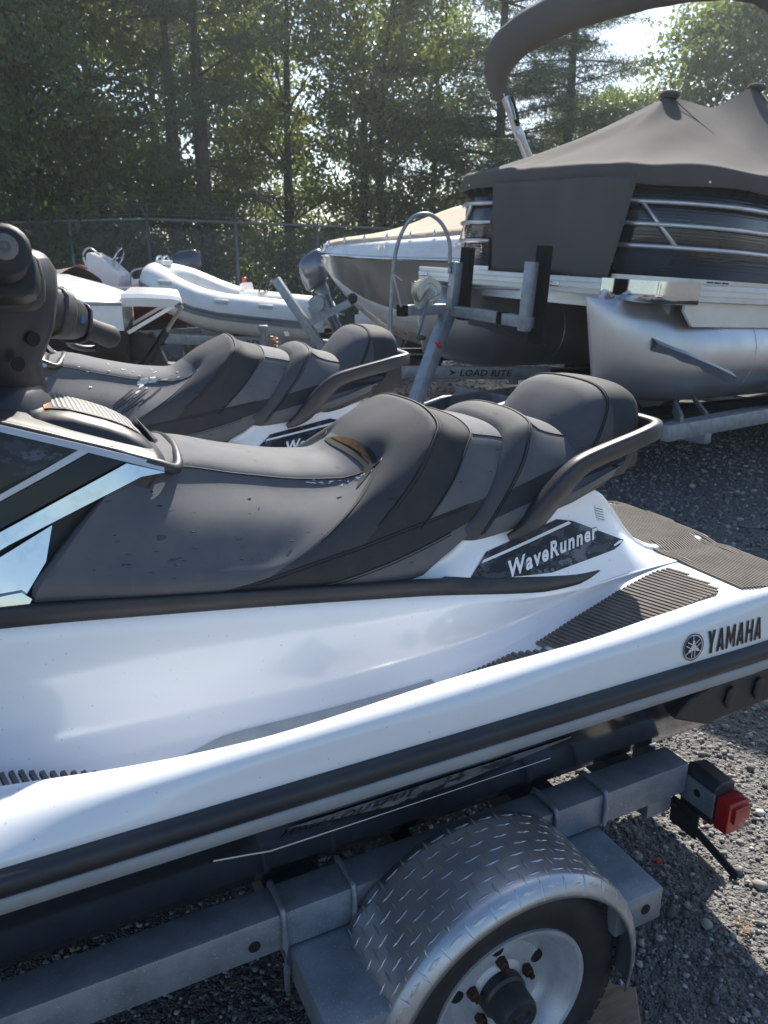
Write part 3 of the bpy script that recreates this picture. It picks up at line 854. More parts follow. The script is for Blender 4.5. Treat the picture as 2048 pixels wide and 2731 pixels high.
        patch([(-.5, 1.082), (.078, 1.074), (.092, 1.060), (.082, 1.046), (-.5, 1.054)], lay(.010), 5, .016).build('chrome_strip', chrome, con, auto=25)
    # glove-box lid with warning label
    lidz = pch((.13, 1.352), (.17, 1.352), (.24, 1.332), (.31, 1.298), (.345, 1.262), (.355, 1.235))
    rows = []
    for s in [.13, .136, .15, .17, .2, .23, .26, .29, .32, .34, .352, .356]:
        z = lidz(s); k = .93 if s in (.13, .356) else 1; w = .128 * k
        rows.append([(s, y * w, z - .004 - dz) for y, dz in [(-1.12, .05), (-1.06, .022), (-1, .012), (-.8, .004), (0, 0), (.8, .004), (1, .012), (1.06, .022), (1.12, .05)]])
    mb = MB(); mb.grid(rows); n = 9; mb.f += [tuple(range(n)), tuple((len(rows) - 1) * n + j for j in range(n))]
    lid = mb.build('glovebox_lid', satinpl, smooth=True, **P)
    lz = lambda s, y: lidz(s) - .004 + .0016 - .004 * (abs(y) / .102) ** 2 * .6
    lab = patch([(.168, -.098), (.168, .098), (.325, .088), (.325, -.088)], lambda a, b, c: (a, b, lz(a, b)), 6); lab.build('warning_label', M('label_grey', (.10, .10, .10), .5), lid)
    patch([(.158, -.098), (.158, .098), (.168, .098), (.168, -.098)], lambda a, b, c: (a, b, lz(a, b) + .0004), 2).build('label_stripe', orangestick, lid)
    rt = random.Random(3); m = MB()
    for k in range(17):
        s0 = .174 + .0088 * k; y = -.088
        while y < .075:
            wd = rt.uniform(.003, .012)
            m.add([(a, b, lz(a, b) + .0008) for a, b in ((s0, y), (s0, y + wd), (s0 + .0040, y + wd), (s0 + .0040, y))], [(0, 1, 2, 3)]); y += wd + .0028
    m.build('label_print', decalwht if False else M('label_print_grey', (.42, .41, .39), .6), lid, fix=False)
    m = MB(); m.prism([(.328, -.03), (.352, -.05), (.366, -.02), (.366, .02), (.352, .05), (.328, .03)], .022, lambda a, b, c: (a, b, lidz(a) - .004 + c)); m.build('lid_latch', blackpl, auto=30, bevel=.004, **P)
    rimp = [(.37, -.16, 1.225), (.385, -.10, 1.236), (.392, 0, 1.242), (.385, .10, 1.236), (.37, .16, 1.225)]
    MB().tube(crom([(.25, -.175, 1.275), (.33, -.175, 1.243)] + rimp + [(.33, .175, 1.243), (.25, .175, 1.275)], 5), .011, 8).build('lid_rim', satinpl, smooth=True, **P)
    # steering column, pod and handlebar (turned to starboard, grips swept back)
    MB().lathe([(.120, -.03), (.115, .0), (.10, .018), (.08, .03), (.065, .05), (.0, .05)], (.055, 0, 1.352), (-.22, 0, 1), 28).build('column_boot', satinpl, auto=40, **P)
    rows = []
    for (z, sc, a, b) in [(1.352, .128, .030, .045), (1.365, .122, .045, .06), (1.42, .095, .070, .080), (1.48, .085, .112, .095), (1.54, .085, .128, .10), (1.585, .09, .125, .095), (1.615, .095, .105, .08), (1.63, .095, .06, .05)]:
        ca, sa = math.cos(R(-20)), math.sin(R(-20))
        row = []
        for x, y in [(1.0, 0), (.92, .45), (.55, .85), (0, 1), (-.7, .9), (-1, .5), (-1, -.5), (-.7, -.9), (0, -1), (.55, -.85), (.92, -.45)]:
            px, py = x * a, y * b * 1.15
            row.append((sc + px * ca - py * sa, px * sa + py * ca, z))
        rows.append(row)
    mb = MB(); mb.grid(rows, close_v=True, cap=True); pod = mb.build('steering_pod', satinpl, auto=38, bevel=.010, **P)
    for dz, ds in ((1.47, .0), (1.43, -.03)):
        MB().lathe([(.013, 0), (.013, .003), (0, .003)], (.155 + ds, -.088 + ds * .6, dz), (.5, -.85, -.1), 16).build('pod_recess', hole_shade, pod, auto=40)
    for sg, hc, tip in ((-1, Vector((.13, -.07, 1.555)), Vector((.126, -.345, 1.620))), (1, Vector((.155, .05, 1.525)), Vector((.335, .265, 1.435)))):
        dv = (tip - hc); L = dv.length; dv.normalize()
        sec = [(math.copysign(abs(math.cos(q)) ** .6, math.cos(q)), math.copysign(abs(math.sin(q)) ** .6, math.sin(q)) * .9) for q in [2 * math.pi * i / 14 for i in range(14)]]
        MB().tube([hc - dv * .03, hc, hc + dv * (L * .22), hc + dv * (L * .44), hc + dv * (L * .5)], [.044, .050, .052, .045, .037], sec=sec).build('switch_housing', satinpl, auto=40, **P)
        MB().tube([hc + dv * (L * .17), hc + dv * (L * .30)], [.057, .055], sec=sec).build('housing_collar', M('faded_black_plastic', (.055, .050, .046), .55, col2=(.08, .072, .065), nsc=20), auto=40, bevel=.006, **P)
        MB().tube([hc + dv * (L * .50), hc + dv * (L * .535)], [.042, .042], sec=[(x, y * 1.15) for x, y in sec]).build('grip_flange', blackpl, auto=40, bevel=.003, **P)
        fr = [(.53, .019), (.60, .024), (.75, .023), (.90, .025), (.955, .026), (.985, .022), (1.0, .013)] if sg > 0 else [(.53, .022), (.62, .028), (.80, .031), (.93, .036), (.975, .035), (.995, .028), (1.0, .024)]
        g = MB().tube([hc + dv * (L * a) for a, _ in fr], [r for _, r in fr], 20).build('handlebar_grip', rubber, auto=60, **P)
        lv = hc + dv * (L * .46) + Vector((.0, 0, -.02))
        MB().tube(crom([tuple(lv), tuple(lv + dv * .05 + Vector((-.035, 0, -.012))), tuple(lv + dv * .11 + Vector((-.045, 0, -.010))), tuple(lv + dv * .145 + Vector((-.035, 0, -.004)))], 4), .007, 8).build('control_lever', blackpl, smooth=True, **P)
        bt = hc + dv * (L * .40) + Vector((.028, -.030, .0)); MB().lathe([(.009, 0), (.009, .006), (0, .007)], bt, (.6, -.8, .1), 14).build('switch_button', bluepaint if sg > 0 else redpaint, auto=40, **P)
        MB().tube(crom([tuple(hc + Vector((-.02, 0, -.03))), tuple(hc + Vector((-.05, .02 * sg, -.08))), (.07, .03 * sg, 1.42), (.05, .02 * sg, 1.36)], 5), .006, 7).build('control_cable', blackpl, smooth=True, **P)
        if sg < 0:
            MB().lathe([(.0185, -.002), (.0185, .0015), (.017, .0025), (.008, .0025), (.007, .001), (.004, .001), (.0035, .003), (0, .003)], tip, dv, 24).build('grip_end_cap', M('worn_grey_plastic', (.20, .175, .165), .6, col2=(.13, .12, .115), nsc=60), g, auto=40)
    # lettering and graphics on the pedestal and gunwale
    for sg in (-1, 1):
        lay = lambda lift: (lambda a, b, c=0: (a, sg * (side_y(a, b) + lift + c), b))
        dec = patch([(.962, .929), (1.025, .977), (1.25, 1.010), (1.30, .998), (1.47, .922), (1.42, .911), (1.20, .903)], lay(.0015), 8).build('graphic_panel', camo, smooth=True, **P)
        patch([(1.005, .957), (1.012, .963), (1.285, 1.000), (1.293, .994)], lay(.0028), 8).build('graphic_line', decalwht, dec, smooth=True)
        def wl(lift, sx=0.0):
            def f(a, b):
                aa = a if sg < 0 else .33 - a
                s = 1.075 + aa * .92; z = .913 + aa * .115 + b - .11 * max(0, aa - .1) ** 2
                return (s, sg * (side_y(s, z) + lift), z)
            return f
        letters('graphic_lettering', 'WaveRunner', wl(.0022), decalblk, dec, .33, .038, bold=.055, shear=.35, spacing=1.2)
        letters('graphic_lettering', 'WaveRunner', lambda a, b: wl(.0028)(a + .002, b + .0025), decalwht, dec, .326, .0335, bold=.030, shear=.35, spacing=1.2)
        # maker's plate on the gunwale
        def gl(lift):
            def f(a, b):
                aa = a if sg < 0 else .145 - a
                s = 1.352 + aa; z = .812 + b + aa * .0
                return (s, sg * (outer_y(s, z) + lift), z)
            return f
        block_letters('maker_lettering', 'YAMAHA', gl(.0024), decalblk, body, .165, .052)
        ec = (1.310, .838); m = MB(); mw = MB(); f = gl(.0024)
        pt = lambda a, b, lift: (ec[0] + (a if sg < 0 else -a), sg * (outer_y(ec[0] + a, ec[1] + b) + lift), ec[1] + b)
        ring = lambda r0, r1, n, lift, mm: mm.grid([[pt(r0 * math.cos(2 * math.pi * i / n), r0 * math.sin(2 * math.pi * i / n), lift), pt(r1 * math.cos(2 * math.pi * i / n), r1 * math.sin(2 * math.pi * i / n), lift)] for i in range(n + 1)])
        ring(.0275, .0295, 40, .0024, m); ring(.0001, .0245, 40, .0024, m)
        emb = m.build('maker_emblem', decalblk, body, fix=False)
        for k in range(3):
            a0 = math.pi / 2 + k * 2 * math.pi / 3; ca, sa = math.cos(a0), math.sin(a0)
            for (u0, u1, v0, v1) in ((-.006, .026, -.0010, .0010), (-.022, -.004, -.0052, -.0032), (-.022, -.004, .0032, .0052), (-.007, -.003, -.0052, .0052), (.008, .015, -.0032, .0032)):
                mw.add([pt(u * ca - v * sa, u * sa + v * ca, .0034) for u, v in ((u0, v0), (u1, v0), (u1, v1), (u0, v1))], [(0, 1, 2, 3)])
        mw.build('emblem_forks', decalwht, body, fix=False)
        # small data label on the pedestal
        lab = patch([(1.385, .985), (1.415, .975), (1.415, 1.008), (1.385, 1.020)], lay(.0014), 3).build('data_label', decalwht, body)
        mm = MB()
        for k in range(5): mm.add([lay(.002)(a, b) for a, b in ((1.387, .988 + .006 * k), (1.412, .9795 + .006 * k), (1.412, .9815 + .006 * k), (1.387, .990 + .006 * k))], [(0, 1, 2, 3)])
        mm.build('label_print', decalgry, body, fix=False)
        # hull graphics below the bumper strip
        hl = lambda s, d: (s, sg * (half_beam(s) - .012 - .018 * min(d, .05) / .05 - max(0, d - .05) * .55 + .0025), bump_z(s) - .045 - d)
        band = lambda s0, s1, d0, d1, d2, d3: [(s0 + (s1 - s0) * i / 12) for i in range(13)]
        m = MB(); m.grid([[hl(.42 + .6 * i / 14, .036 + (.0 if i < 2 else -.0) ), hl(.42 + .6 * i / 14, .036 + .045 * min(1, i / 5, (14.5 - i) / 7))] for i in range(15)]); m.build('hull_graphic', camohull, hull, fix=False)
        m = MB(); m.grid([[hl(s, d), hl(s, d + .006)] for s, d in ((.30, .062), (.36, .082), (.40, .097), (.55, .099), (.75, .100), (1.0, .100))]); m.build('hull_line', decalwht, hull, fix=False)
        letters('hull_lettering', 'HIGH OUTPUT', lambda a, b: (lambda p: (p[0], p[1] + sg * .0016, p[2]))(hl(.415 + (a if sg < 0 else .26 - a), .070 - b - .05 * a)), decalblk, hull, .26, .021, bold=.015, shear=.4, spacing=1.15)
    return root

ski1 = make_ski()
tag(ski1, 'white and charcoal jet ski nearest the viewer, seat cover torn at the bolster', 'jet ski', 'jet skis on the double trailer')
ski2 = copy_tree(ski1)
_a = R(-6.0); _d = Vector((.89803, .43993, 0)); _p = Vector((-.43993, .89803, 0))
_o = Vector(SKI_O) + _d * -.10 + _p * 1.25
ski2.location = (_o.x, _o.y, Z0 + .06); ski2.rotation_euler = (0, 0, SKI_A + _a)
tag(ski2, 'white and charcoal jet ski behind the nearest one, bird droppings on its seat', 'jet ski', 'jet skis on the double trailer')

# tear in the near seat: its shade painted as a dark skin, foam above
fs1 = [c for c in ski1.children if c.name.startswith('front_seat')][0]
fs2 = [c for c in ski2.children if c.name.startswith('front_seat')][0]
def lifted(fn, t, w, d):
    p = Vector(fn(t, w)); a = Vector(fn(t + .004, w)) - p; b = Vector(fn(t, w + .01)) - p
    n = a.cross(b); n.normalize()
    if n.z < 0: n = -n
    return p + n * d
def strip(name, mat, parent, fn, ws, tf, d):
    m = MB(); m.grid([[tuple(lifted(fn, t0 + (t1 - t0) * k / 3, w, d)) for k in range(4)] for w in ws for (t0, t1) in [tf(w)]])
    return m.build(name, mat, parent, smooth=True)
lw = [-.12 + .56 * i / 30 for i in range(31)]
bell = lambda w: max(0.0, math.sin(math.pi * (w + .12) / .56)) ** .7
strip('torn_gap_shade', hole_shade, fs1, front_seat, lw, lambda w: (.757 - .004 * bell(w), .760 + .026 * bell(w)), .0022)
strip('torn_foam', brass, fs1, front_seat, [-.06 + .34 * i / 24 for i in range(25)], lambda w: (.768, .770 + .013 * max(0, math.sin(math.pi * (w + .06) / .34))), .0036)
# peeling flecks and droppings
def splat(name, mat, parent, fn, spots, d=.0018, seed=1):
    rr = random.Random(seed); m = MB()
    for t, w, st, sw in spots:
        n = 11; ring = []
        for i in range(n):
            a = 2 * math.pi * i / n; k = rr.uniform(.55, 1.15)
            ring.append(tuple(lifted(fn, t + st * k * math.cos(a), w + sw * k * math.sin(a), d)))
        c = tuple(lifted(fn, t, w, d + .0012)); m.add([c] + ring, [(0, 1 + i, 1 + (i + 1) % n) for i in range(n)])
    return m.build(name, mat, parent, smooth=True)
drop = M('bird_dropping', (.72, .70, .66), .7, col2=(.5, .49, .46), nsc=60)
rr = random.Random(5)
splat('dropping', drop, fs1, front_seat, [(.665 + .0045 * i + rr.uniform(-.006, .006), .372 + rr.gauss(0, .010), rr.uniform(.001, .007), rr.uniform(.001, .006)) for i in range(26)])
splat('scuff', M('scuffed_vinyl', (.018, .018, .02), .7), fs1, front_seat, [(rr.uniform(.40, .80), rr.uniform(.40, .85), rr.uniform(.002, .007), rr.uniform(.002, .004)) for _ in range(26)], .0012, 2)
splat('dropping', drop, fs2, front_seat, [(.66 + rr.gauss(0, .018), .36 + rr.gauss(0, .05), rr.uniform(.004, .014), rr.uniform(.008, .035)) for _ in range(14)] + [(rr.uniform(.45, .74), rr.uniform(.1, .5), .004, .008) for _ in range(16)], .0018, 4)
splat('water_streak', M('wet_streak', (.02, .021, .024), .2), fs2, front_seat, [(.64 + .012 * i, .50 + rr.uniform(0, .1), .005, rr.uniform(.07, .13)) for i in range(7)], .0012, 6)
# ------------------------------------------------------------------ double trailer under the jet skis (same local frame)
def make_trailer():
    root = empty('boat_trailer', (SKI_O[0], SKI_O[1], 0), SKI_A)
    P = dict(parent=root)
    tag(root, 'galvanised double trailer carrying the two jet skis, with a tread-plate wheel fender', 'trailer')
    YN, YF = -.5275, 1.80
    for y in (YN, YF):
        m = MB(); m.box(((-1.55 + 1.40) / 2, y, .46), (2.95, .075, .08), bev=.006); m.build('side_rail', galv, auto=40, **P)
    for s in (-.9, 1.33):
        m = MB(); m.box((s, (YN + YF) / 2, .405), (.075, YF - YN + .06, .06), bev=.005); m.build('cross_beam', galv, auto=40, **P)
    for s in (.485, 1.083):                      # channel stubs that carry axle and fender
        for y0, y1 in ((-.755, -.2), (1.45, 2.03)):
            m = MB(); m.box((s, (y0 + y1) / 2, .378), (.118, y1 - y0, .076), bev=.005); st = m.build('axle_stub', galv, auto=40, **P)
            for sg in (-1,):
                h = MB(); h.lathe([(.0, .002), (.011, .002), (.011, 0)], (s + .015, y0, .38), (0, -1, 0), 14); h.build('bolt_hole', hole_shade, st)
    m = MB(); m.box((.805, (YN + YF) / 2, .27), (.05, 2.3, .05), bev=.004); m.build('axle', darksteel, auto=40, **P)
    for y in (-.22, .22, 1.03, 1.47):            # carpeted bunks and their posts
        m = MB(); m.bar((-1.1, y, .46), (1.15, y, .46), .09, .05, bev=.008); m.build('bunk', carpet, **P)
        for s in (-.9, 1.0):
            m = MB(); m.box((s, y, .42), (.05, .05, .05)); m.build('bunk_post', galv, **P)
    m = MB(); m.bar((-.9, .635, .41), (-2.6, .635, .41), .08, .08, bev=.006); m.build('tongue', galv, auto=40, **P)
    for sg, y in ((1, YN), (-1, YF)):
        m = MB(); m.bar((-1.5, y, .46), (-2.3, .635, .44), .07, .075); m.build('tongue_brace', galv, **P)
    # U-bolts over the near rail
    for s in (.415, .552, 1.015, 1.15):
        a, b = YN - .043, YN + .043
        p = crom([(s, a, .33), (s, a, .47), (s, a + .004, .500), (s, a + .012, .506), (s, b - .012, .506), (s, b - .004, .500), (s, b, .47), (s, b, .36)], 3)
        MB().tube(p, .0058, 8).build('u_bolt', galv, smooth=True, **P)
    m = MB(); m.lathe([(0, .001), (.011, .001), (.011, -.002)], (.36, YN - .0385, .452), (0, -1, 0), 16); m.build('bolt_hole', hole_shade, **P)
    # wheels and fenders on both sides
    for side, yc in ((-1, -.672), (1, 1.945)):
        wc = Vector((.800, yc, .261))
        w = empty('wheel', wc); w.parent = root
        ax = Vector((0, side, 0))
        tw = .066
        prof = [(.160, -.050), (.168, -.060), (.200, -.068), (.236, -.066), (.250, -.058), (.256, -.045), (.259, -.02), (.259, .02), (.256, .045), (.250, .058), (.236, .066), (.228, .0668), (.226, .0675), (.200, .068), (.197, .0665), (.168, .060), (.160, .050), (.155, .0)]
        t = MB(); t.lathe(prof + [prof[0]], (0, 0, 0), ax, 72); ty = t.build('tyre', rubber, w, auto=50)
        b = MB()                                   # shoulder and crown blocks
        for i in range(60):
            a = 2 * math.pi * i / 60
            for hh, wd, da in ((-.048, .020, 0), (-.017, .020, .5), (.017, .020, .25), (.048, .020, .75)):
                q = a + da * 2 * math.pi / 60
                e1 = ax.orthogonal().normalized(); e2 = ax.cross(e1)
                rd = e1 * math.cos(q) + e2 * math.sin(q); tg = ax.cross(rd)
                rr_ = .2575 if abs(hh) < .03 else .2535
                mt = Matrix((tg, ax, rd)).transposed()
                b.box(rd * rr_ + ax * hh, (.021, wd, .011), mt)
        b.build('tread_blocks', rubber, w)
        rim = M('painted_wheel_steel', (.52, .54, .57), .42, metal=.35, col2=(.42, .44, .47), nsc=14, rvar=.2, speck=(260, .66, .72, (.25, .22, .2)))
        r = MB(); r.lathe([(.166, .058), (.170, .060), (.169, .065), (.160, .063), (.151, .050), (.144, .044), (.140, .020), (.131, .002), (.122, -.004), (.112, .004), (.104, .016), (.092, .018), (.062, .016), (.055, .022), (.040, .024), (.040, -.03), (.155, -.05)], (0, 0, 0), ax, 72)
        rm = r.build('rim', rim, w, auto=40)
        e1 = ax.orthogonal().normalized(); e2 = ax.cross(e1)
        for i in range(10):
            a = 2 * math.pi * (i + .35) / 10; c = (e1 * math.cos(a) + e2 * math.sin(a)) * .096 + ax * .0165
            if i % 2 == 0:
                h = MB(); h.lathe([(0, .0025), (.013, .0025), (.014, .001), (.014, -.004)], c, ax, 18); h.build('rim_hole', hole_shade, w)
        for i in range(5):
            a = 2 * math.pi * (i + .1) / 5; c = (e1 * math.cos(a) + e2 * math.sin(a)) * .066 + ax * .016
            h = MB(); h.lathe([(.0125, 0), (.0115, .006), (.0105, .016), (.0085, .018), (.006, .019), (.006, .026), (0, .026)], c, ax, 6); h.build('lug_nut', rust, w)
        h = MB(); h.lathe([(.048, .0), (.048, .03), (.043, .035), (.041, .072), (.036, .080), (.022, .080), (.020, .076), (.012, .076), (.010, .080), (0, .080)], ax * .012, ax, 28); h.build('hub_cap', darksteel, w, auto=40)
        # fender of tread plate
        fm = M('tread_plate_aluminium', (.52, .54, .57), .36, metal=.85, col2=(.36, .38, .42), nsc=7, nlo=.35, nhi=.7, rvar=.2, speck=(300, .68, .73, (.30, .27, .25)))
        FC = (.788, .288); FR = .288
        y0, y1 = (-.575, -.785) if side < 0 else (1.845, 2.055)
        def fp(a, v, lift=0.0):
            """a = angle along arch, v = 0 inner .. 1 outer edge, then a rolled-down lip."""
            rr_ = FR + lift - (.0 if v < .86 else ((v - .86) / .14) ** 2 * .030)
            yy = y0 + (y1 - y0) * min(v, 1)
            return (FC[0] + rr_ * math.cos(a) * 1.0, yy, FC[1] + rr_ * math.sin(a) * (1.0 if math.sin(a) > 0 else 1.0))
        A0, A1 = R(-14), R(200)
        f = MB(); vs = [0, .1, .3, .5, .7, .8, .86, .89, .92, .95, .975, 1.0]
        f.grid([[fp(A0 + (A1 - A0) * i / 60, v) for v in vs] for i in range(61)])
        fo = f.build('fender', fm, smooth=True, **P)
        sd = fo.modifiers.new('solid', 'SOLIDIFY'); sd.thickness = .0035; sd.offset = -1
        tr = MB(); pit = .0265; na = int((A1 - A0) * FR / pit); nv = 8
        for i in range(na):
            a = A0 + (i + .5) * pit / FR
            for j in range(nv):
                v = (j + .5) / nv
                ha = .0170 / FR; hv = .0170 / abs(y1 - y0); wa = .0034 / FR; wv = .0034 / abs(y1 - y0)
                if (i + j) % 2 == 0: ps = [fp(a - ha, v, .0003), fp(a - ha * .2, min(1, v - wv), .0004), fp(a + ha, v, .0003), fp(a + ha * .2, min(1, v + wv), .0004)]; t1, t2 = fp(a - ha * .45, v, .0014), fp(a + ha * .45, v, .0014)
                else: ps = [fp(a, v - hv, .0003), fp(a - wa, v, .0004), fp(a, min(1, v + hv), .0003), fp(a + wa, v, .0004)]; t1, t2 = fp(a, v - hv * .45, .0014), fp(a, min(1, v + hv * .45), .0014)
                tr.add(ps + [t1, t2], [(0, 1, 4), (1, 5, 4), (1, 2, 5), (2, 3, 5), (3, 4, 5), (3, 0, 4)])
        tag(tr.build('tread_pattern', fm, fo), kind='stuff')
    # tail lamp brackets and lamps
    for sg, yb in ((-1, -.49), (1, 1.76)):
        m = MB(); m.prism([(-.10, .40), (-.10, .468), (.150, .462), (.150, .40)], .005, lambda a, b, c: (1.402 + c, yb + sg * a, b)); br = m.build('lamp_bracket', galv, **P)
        for yy in (-.005, .045, .105):
            h = MB(); h.lathe([(0, .0007), (.0095, .0007), (.0095, 0)], (1.402, yb + sg * yy, .437), (-1, 0, 0), 14); h.build('bracket_hole', hole_shade, br)
        m = MB()
        rows = []
        for q, (a, hgt) in enumerate([(.055, .054), (.066, .062), (.148, .056)]):
            rows.append([(1.408, yb + sg * a, .375), (1.408, yb + sg * a, .415 + hgt), (1.425, yb + sg * a, .428 + hgt), (1.47, yb + sg * a, .42 + hgt), (1.475, yb + sg * a, .375)])
        m.grid(rows, close_v=True, cap=True); hs = m.build('lamp_housing', blackpl, auto=30, bevel=.004, **P)
        m = MB(); m.box((1.443, yb + sg * .168, .416), (.064, .038, .080), bev=.006); m.box((1.447, yb + sg * .190, .426), (.05, .012, .040), bev=.004); m.build('lamp_lens', redlens, hs, auto=40)
        m = MB(); m.box((1.479, yb + sg * .10, .418), (.012, .085, .066), bev=.004); m.build('lamp_lens', redlens, hs, auto=40)
        m = MB(); m.bar((1.36, yb + sg * .02, .395), (1.398, yb + sg * .06, .375), .02, .004); m.bar((1.40, yb + sg * .02, .37), (1.40, yb + sg * .24, .31), .004, .022); m.box((1.402, yb + sg * .08, .352), (.004, .08, .07)); m.build('plate_bracket', blackpl, **P)
    return root
trailer = make_trailer()

m = MB(); m.bar((1.02 - .09, -.62, .045), (1.02 + .10, -.76, .045), .14, .09, bev=.004)
wb = m.build('wood_block', wood)
wb.location = (SKI_O[0], SKI_O[1], 0); wb.rotation_euler = (0, 0, SKI_A)
tag(wb, 'short brown wooden block chocked behind the trailer wheel', 'wood block')

# litter on the gravel behind the trailer
m = MB(); m.tube(crom([(.880, 1.765, .016), (.886, 1.735, .020), (.900, 1.705, .017), (.906, 1.680, .014)], 4), [.004] * 12 + [.003], 6)
tag(m.build('twig', wood, smooth=True), 'thin brown twig lying on the gravel right of the tail lamp', 'twig')
m = MB()
for k in range(7):
    a = -1.2 + .4 * k
    m.add([(.880 + .012 * math.cos(a), 1.507 + .012 * math.sin(a), .016), (.880 + .030 * math.cos(a - .13), 1.507 + .030 * math.sin(a - .13), .024 + .004 * (k % 2)), (.880 + .036 * math.cos(a), 1.507 + .036 * math.sin(a), .018), (.880 + .030 * math.cos(a + .13), 1.507 + .030 * math.sin(a + .13), .026)], [(0, 1, 2, 3)])
tag(m.build('dry_leaf', M('dry_leaf_brown', (.22, .13, .06), .8), fix=False), 'curled dry brown leaf on the gravel at the lower right', 'leaf')
m = MB(); m.box((.76, 1.733, .018), (.022, .014, .008), Matrix.Rotation(.6, 3, 'Z'), bev=.002)
tag(m.build('lens_fragment', redlens), 'small red plastic fragment on the gravel behind the axle stub', 'fragment')
# ------------------------------------------------------------------ pontoon boat on its trailer (right)
PO = Vector((1.7658, 5.0, 0)); PA = R(36)
def rrect(x0, x1, y0, y1, r, n=8):
    """rounded rectangle outline, counter-clockwise; r = (front port, aft port, aft starboard, front starboard)."""
    out = []
    for cx, cy, a0, rr_ in ((x0 + r[0], y0 + r[0], 180, r[0]), (x1 - r[1], y0 + r[1], 270, r[1]), (x1 - r[2], y1 - r[2], 0, r[2]), (x0 + r[3], y1 - r[3], 90, r[3])):
        for i in range(n + 1):
            a = R(a0 + 90 * i / n); out.append((cx + rr_ * math.cos(a), cy + rr_ * math.sin(a)))
    return out
def resample(P, n, closed=True):
    P = [Vector((p[0], p[1], 0)) for p in P]; Q = P + [P[0]] if closed else P
    d = [0]
    for a, b in zip(Q[:-1], Q[1:]): d.append(d[-1] + (b - a).length)
    out = []; j = 0
    for i in range(n):
        t = d[-1] * i / (n if closed else n - 1)
        while j < len(d) - 2 and d[j + 1] < t: j += 1
        f = 0 if d[j + 1] == d[j] else (t - d[j]) / (d[j + 1] - d[j])
        p = Q[j].lerp(Q[j + 1], min(1, f)); out.append((p.x, p.y))
    return out

